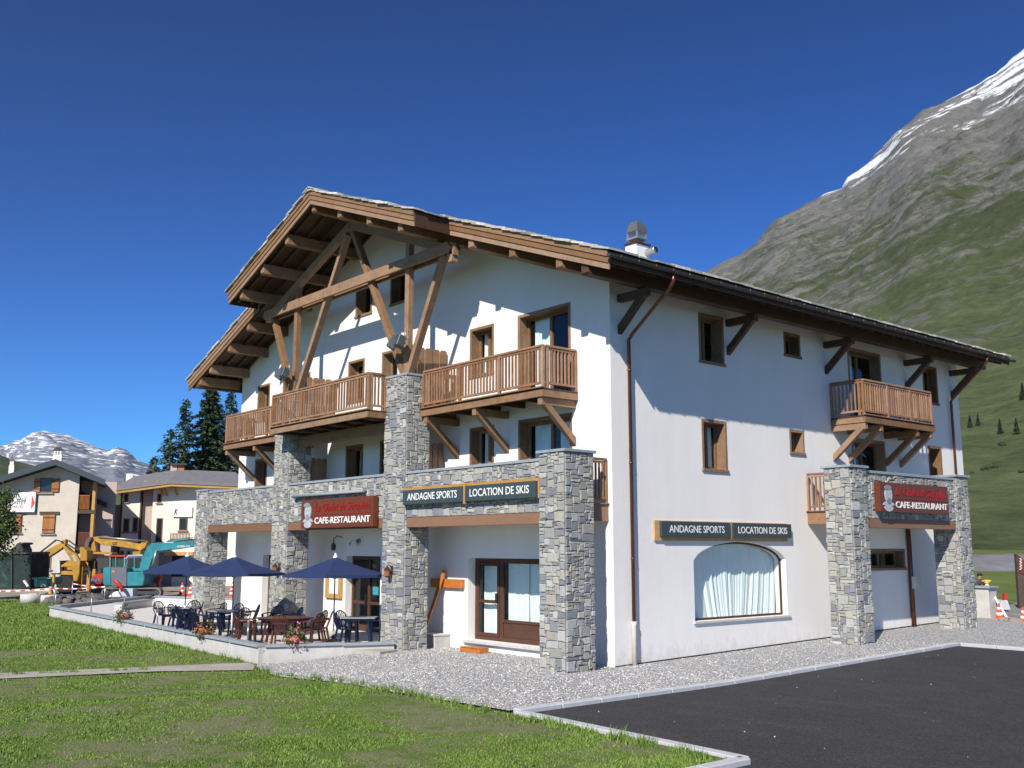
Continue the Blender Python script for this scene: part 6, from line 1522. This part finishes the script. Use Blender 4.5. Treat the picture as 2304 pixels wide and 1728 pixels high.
def mountain_mat(name, snow_lo, snow_hi, snow_thr, grass, rock1, rock2, dipu, sc=1.0, rocky=0.0, grass_top=700):
    m, nt, b = mat(name)
    g = nt.nodes.new('ShaderNodeNewGeometry')
    def dot(v): n = nt.nodes.new('ShaderNodeVectorMath'); n.operation = 'DOT_PRODUCT'; lnk(nt, g.outputs['Position'], n.inputs[0]); n.inputs[1].default_value = v; return n.outputs['Value']
    u = dot(tuple(RT)); z = dot((0, 0, 1)); dpt = dot(tuple(FW))
    s = mth(nt, 'SUBTRACT', mth(nt, 'MULTIPLY', z, .93), mth(nt, 'MULTIPLY', u, dipu))
    cb = nt.nodes.new('ShaderNodeCombineXYZ'); lnk(nt, mth(nt, 'MULTIPLY', u, .0042*sc), cb.inputs[0]); lnk(nt, mth(nt, 'MULTIPLY', dpt, .002*sc), cb.inputs[1]); lnk(nt, mth(nt, 'MULTIPLY', s, .026*sc), cb.inputs[2])
    st = noi(nt, 1.0, 8, .68, cb.outputs[0], .5); st2 = noi(nt, 3.0, 9, .74, cb.outputs[0], .35)
    iso = noi(nt, .012*sc, 8, .7, pos(nt)); fine = noi(nt, .07*sc, 10, .85, pos(nt))
    mixn = mth(nt, 'ADD', mth(nt, 'MULTIPLY', st, .32), mth(nt, 'ADD', mth(nt, 'ADD', mth(nt, 'MULTIPLY', iso, .15), mth(nt, 'MULTIPLY', fine, .25)), mth(nt, 'MULTIPLY', st2, .28)))
    zn = mth(nt, 'DIVIDE', z, grass_top, clamp=True); hfac = mth(nt, 'SUBTRACT', mth(nt, 'ADD', mth(nt, 'MULTIPLY', mth(nt, 'MULTIPLY', zn, zn), .11), mth(nt, 'MULTIPLY', zn, .035)), mth(nt, 'MULTIPLY', mth(nt, 'SUBTRACT', 1, mth(nt, 'DIVIDE', z, 130, clamp=True)), .045))
    rk = ramp(nt, mth(nt, 'ADD', mth(nt, 'ADD', mixn, hfac), rocky), [(.535, (0, 0, 0)), (.60, (1, 1, 1))])
    rock = ramp(nt, mth(nt, 'ADD', mth(nt, 'MULTIPLY', st2, .35), mth(nt, 'MULTIPLY', fine, .65)), [(.40, rock1), (.5, tuple((a+c)/2 for a, c in zip(rock1, rock2))), (.60, rock2)])
    gr = ramp(nt, fine, [(.35, tuple(c*.65 for c in grass)), (.65, tuple(c*1.3 for c in grass))])
    lowz = mth(nt, 'SUBTRACT', 1, mth(nt, 'DIVIDE', z, 330, clamp=True), clamp=True)
    gr = mixc(nt, mth(nt, 'MULTIPLY', lowz, ramp(nt, iso, [(.35, (.35, .35, .35)), (.6, (1, 1, 1))])), gr, ramp(nt, fine, [(.38, tuple(c*1.7 for c in grass)), (.62, tuple(c*3.5 for c in grass))]))
    pale = ramp(nt, mth(nt, 'ADD', mth(nt, 'MULTIPLY', st, .5), mth(nt, 'MULTIPLY', st2, .5)), [(.56, (0, 0, 0)), (.62, (1, 1, 1))])
    gr = mixc(nt, mth(nt, 'MULTIPLY', mth(nt, 'MULTIPLY', pale, lowz), .55), gr, (.34, .33, .24))
    base = mixc(nt, rk, gr, rock)
    c2 = nt.nodes.new('ShaderNodeCombineXYZ'); lnk(nt, mth(nt, 'MULTIPLY', u, .0035*sc), c2.inputs[0]); lnk(nt, mth(nt, 'MULTIPLY', dpt, .0012*sc), c2.inputs[1]); lnk(nt, mth(nt, 'MULTIPLY', s, .030*sc), c2.inputs[2])
    bandn = noi(nt, 1.3, 7, .62, c2.outputs[0], .25)
    sn = mth(nt, 'ADD', mth(nt, 'MULTIPLY', mth(nt, 'DIVIDE', mth(nt, 'SUBTRACT', z, snow_lo), snow_hi-snow_lo), .22), mth(nt, 'ADD', mth(nt, 'MULTIPLY', bandn, .75), mth(nt, 'MULTIPLY', fine, .25)))
    # snow settles where the ground is flatter
    snm = ramp(nt, sn, [(snow_thr, (0, 0, 0)), (snow_thr+.03, (1, 1, 1))])
    zgate = ramp(nt, mth(nt, 'DIVIDE', z, 2000), [((snow_lo-60)/2000, (0, 0, 0)), ((snow_lo+20)/2000, (1, 1, 1))])
    lnk(nt, mixc(nt, mth(nt, 'MULTIPLY', snm, zgate), base, (.80, .82, .85)), b.inputs['Base Color'])
    b.inputs['Roughness'].default_value = .95; b.inputs['Specular IOR Level'].default_value = .1
    bump(nt, b, mth(nt, 'ADD', mth(nt, 'MULTIPLY', st2, .6), mth(nt, 'MULTIPLY', fine, .6)), 1.0, 9/sc); return m
M['mtnR'] = mountain_mat('right_mountain', 840, 1380, .556, (.072, .092, .040), (.085, .088, .080), (.235, .228, .21), .36, 1.0, .03, 1000)
terrain('mountain_slope', 'mtnR', -.35, .95, 620, 300, mtn)
# far snowy range on the left
SILL = [azel(*p) for p in ((-60, 1010), (0, 1003), (14, 1005), (30, 998), (58, 984), (75, 973), (101, 971), (116, 976), (149, 981), (185, 994), (210, 1005), (243, 1016), (265, 1007), (284, 1016), (304, 1034), (318, 1044), (362, 1062), (420, 1080), (540, 1110))]
SILL = [(-1.2, .05)]+SILL+[(.0, .02)]
def mtl(a, t):
    e = interp(SILL, a); r = 3200*(8500/3200)**t; z = r*e*(.25+.75*t**1.1)*min(1, .3+2*t); u = r*math.sin(a); v = r*math.cos(a)
    w = min(1, 5*t*(1-t)+.10)
    rid = 1-abs(fr(u*.0011, v*.0011, 1.3, 6))*2
    return r, z+w*z*(.16*fr(u*.0016, v*.0016, 3)+.10*rid+.07*fr(u*.008, v*.008, 5))
M['mtnL'] = mountain_mat('far_mountain', 420, 1900, .548, (.05, .07, .03), (.10, .11, .135), (.27, .28, .31), -.1, 2.2, .16, 300)
terrain('far_mountain', 'mtnL', -1.2, 0, 420, 130, mtl)
SILH = [(-1.2, .12), azel(-200, 1000), azel(-60, 1012), azel(0, 1018), azel(30, 1034), azel(60, 1040), azel(110, 1052), azel(170, 1080), azel(230, 1108), azel(262, 1106), azel(300, 1092), azel(345, 1082), azel(420, 1090), azel(600, 1150), (.0, .01)]
def mth_(a, t):
    e = interp(SILH, a); r = 500*(2600/500)**t; z = r*e*t**.8; u = r*math.sin(a); v = r*math.cos(a); return r, z*(1+.10*fr(u*.003, v*.003, 8)*min(1, 6*(1-t)+.1))-1
M['hillL'] = mountain_mat('valley_hill', 3000, 4000, .9, (.055, .075, .030), (.09, .085, .075), (.20, .19, .17), -.2, .8, -.10, 900)
terrain('valley_hill', 'hillL', -1.2, 0, 160, 60, mth_)
# trees and bushes on the right slope
def slope_point(px, py):
    a, e = azel(px, py); lo, hi = 0.0, 1.0
    for _ in range(40):
        m_ = (lo+hi)/2; r, z = mtn(a, m_)
        if (z-2.9)/r < e: lo = m_
        else: hi = m_
    r, z = mtn(a, lo); return r*math.sin(a), r*math.cos(a), z
names = ['dark conifer highest on the right edge of the slope', 'bushy dark conifer left of its slim neighbour on the meadow slope', 'slim conifer beside the bushy one on the meadow slope', 'conifer on the slope just above the pale rock patch', 'pointed conifer at the top right of the pale rock patch', 'round bush below the pale rock patch', 'left bush of the pair on the lower meadow', 'right bush of the pair on the lower meadow', 'small bush at the left of the meadow below the chalet roof end', 'bush near the track at the right edge of the meadow']
spots = [(2302, 900, 34, 0), (2183, 962, 26, 0), (2201, 958, 24, 0), (2251, 976, 30, 0), (2288, 977, 32, 0), (2255, 1003, 12, 1), (2216, 1058, 12, 1), (2237, 1053, 12, 1), (2187, 1066, 7, 1), (2298, 1064, 9, 1)]
for (px, py, hp, kd), nm in zip(spots, names):
    u, d, z = slope_point(px, py); h = hp*math.hypot(u, d)/FPX*1.02; rnd = random.Random(px)
    if kd == 0:
        t = thing('slope_conifer', nm, 'tree', (u, d, z), 'conifers dotted on the mountain meadow', 'c'); mb = MB(); mb.tube([(u, d, z-1), (u, d, z+h*.9)], [h*.02, h*.006], 5); mb.build('trunk', 'bark', t)
        mb = MB()
        for i in range(900):
            f = rnd.random()**1.2; zz = z+h*(.08+.92*f); rr = h*.22*(1-f)*rnd.uniform(.3, 1.15); a = rnd.random()*6.28; c = Vector((u+rr*math.cos(a), d+rr*math.sin(a), zz-rr*.3)); s = h*.028
            x_ = Vector((rnd.gauss(0, 1), rnd.gauss(0, 1), rnd.gauss(0, .5))).normalized()*s*1.6; y_ = x_.cross(Vector((rnd.gauss(0, .4), rnd.gauss(0, .4), 1))).normalized()*s
            mb.quad(c-x_, c-y_, c+x_, c+y_)
        mb.build('crown', 'needle', t, fix=False)
    else:
        mb = MB()
        for i in range(500):
            v_ = Vector((rnd.gauss(0, 1), rnd.gauss(0, 1), rnd.gauss(0, .7))).normalized()*h*.55*rnd.uniform(.5, 1.1); c = Vector((u, d, z+h*.3))+Vector((v_.x*1.3, v_.y, v_.z*.8)); s = h*.07
            x_ = Vector((rnd.gauss(0, 1), rnd.gauss(0, 1), rnd.gauss(0, 1))).normalized()*s; y_ = x_.cross(Vector((rnd.gauss(0, 1), 1, rnd.gauss(0, 1)))).normalized()*s
            mb.quad(c-x_, c-y_, c+x_, c+y_)
        tag(mb.build('bush', 'needle', fix=False), nm, 'bush', 'bushes on the mountain meadow', 'c')
# mountain air
hz = bpy.data.materials.new('mountain_air'); hz.use_nodes = True; nt = hz.node_tree; nt.nodes.clear()
ho = nt.nodes.new('ShaderNodeOutputMaterial'); hv = nt.nodes.new('ShaderNodeVolumePrincipled'); hv.inputs['Color'].default_value = (.55, .72, 1, 1); hv.inputs['Density'].default_value = 2.8e-5; hv.inputs['Anisotropy'].default_value = .2
nt.links.new(hv.outputs[0], ho.inputs['Volume'])
mb = MB(); mb.box(-13000, 13000, -13000, 13000, -3, 1750); hb = mb.build('haze', hz); hb['kind'] = 'stuff'; hb['label'] = 'thin blue mountain air over the valley'; hb['category'] = 'haze'
# pebbles strayed on the asphalt
rnd = random.Random(4)
mb = MB()
for i in range(60):
    x = rnd.uniform(3.8, 12); y = rnd.uniform(-9, 9); r = rnd.uniform(.004, .012); mb.blob((x, y, G(x, y)-.03+r*.5), r, 6, 4, (1.2, 1, .7), .4)
o = mb.build('pebbles', 'white', fix=False); o['kind'] = 'stuff'; o['label'] = 'stray pale pebbles scattered on the dark asphalt'; o['category'] = 'pebbles'
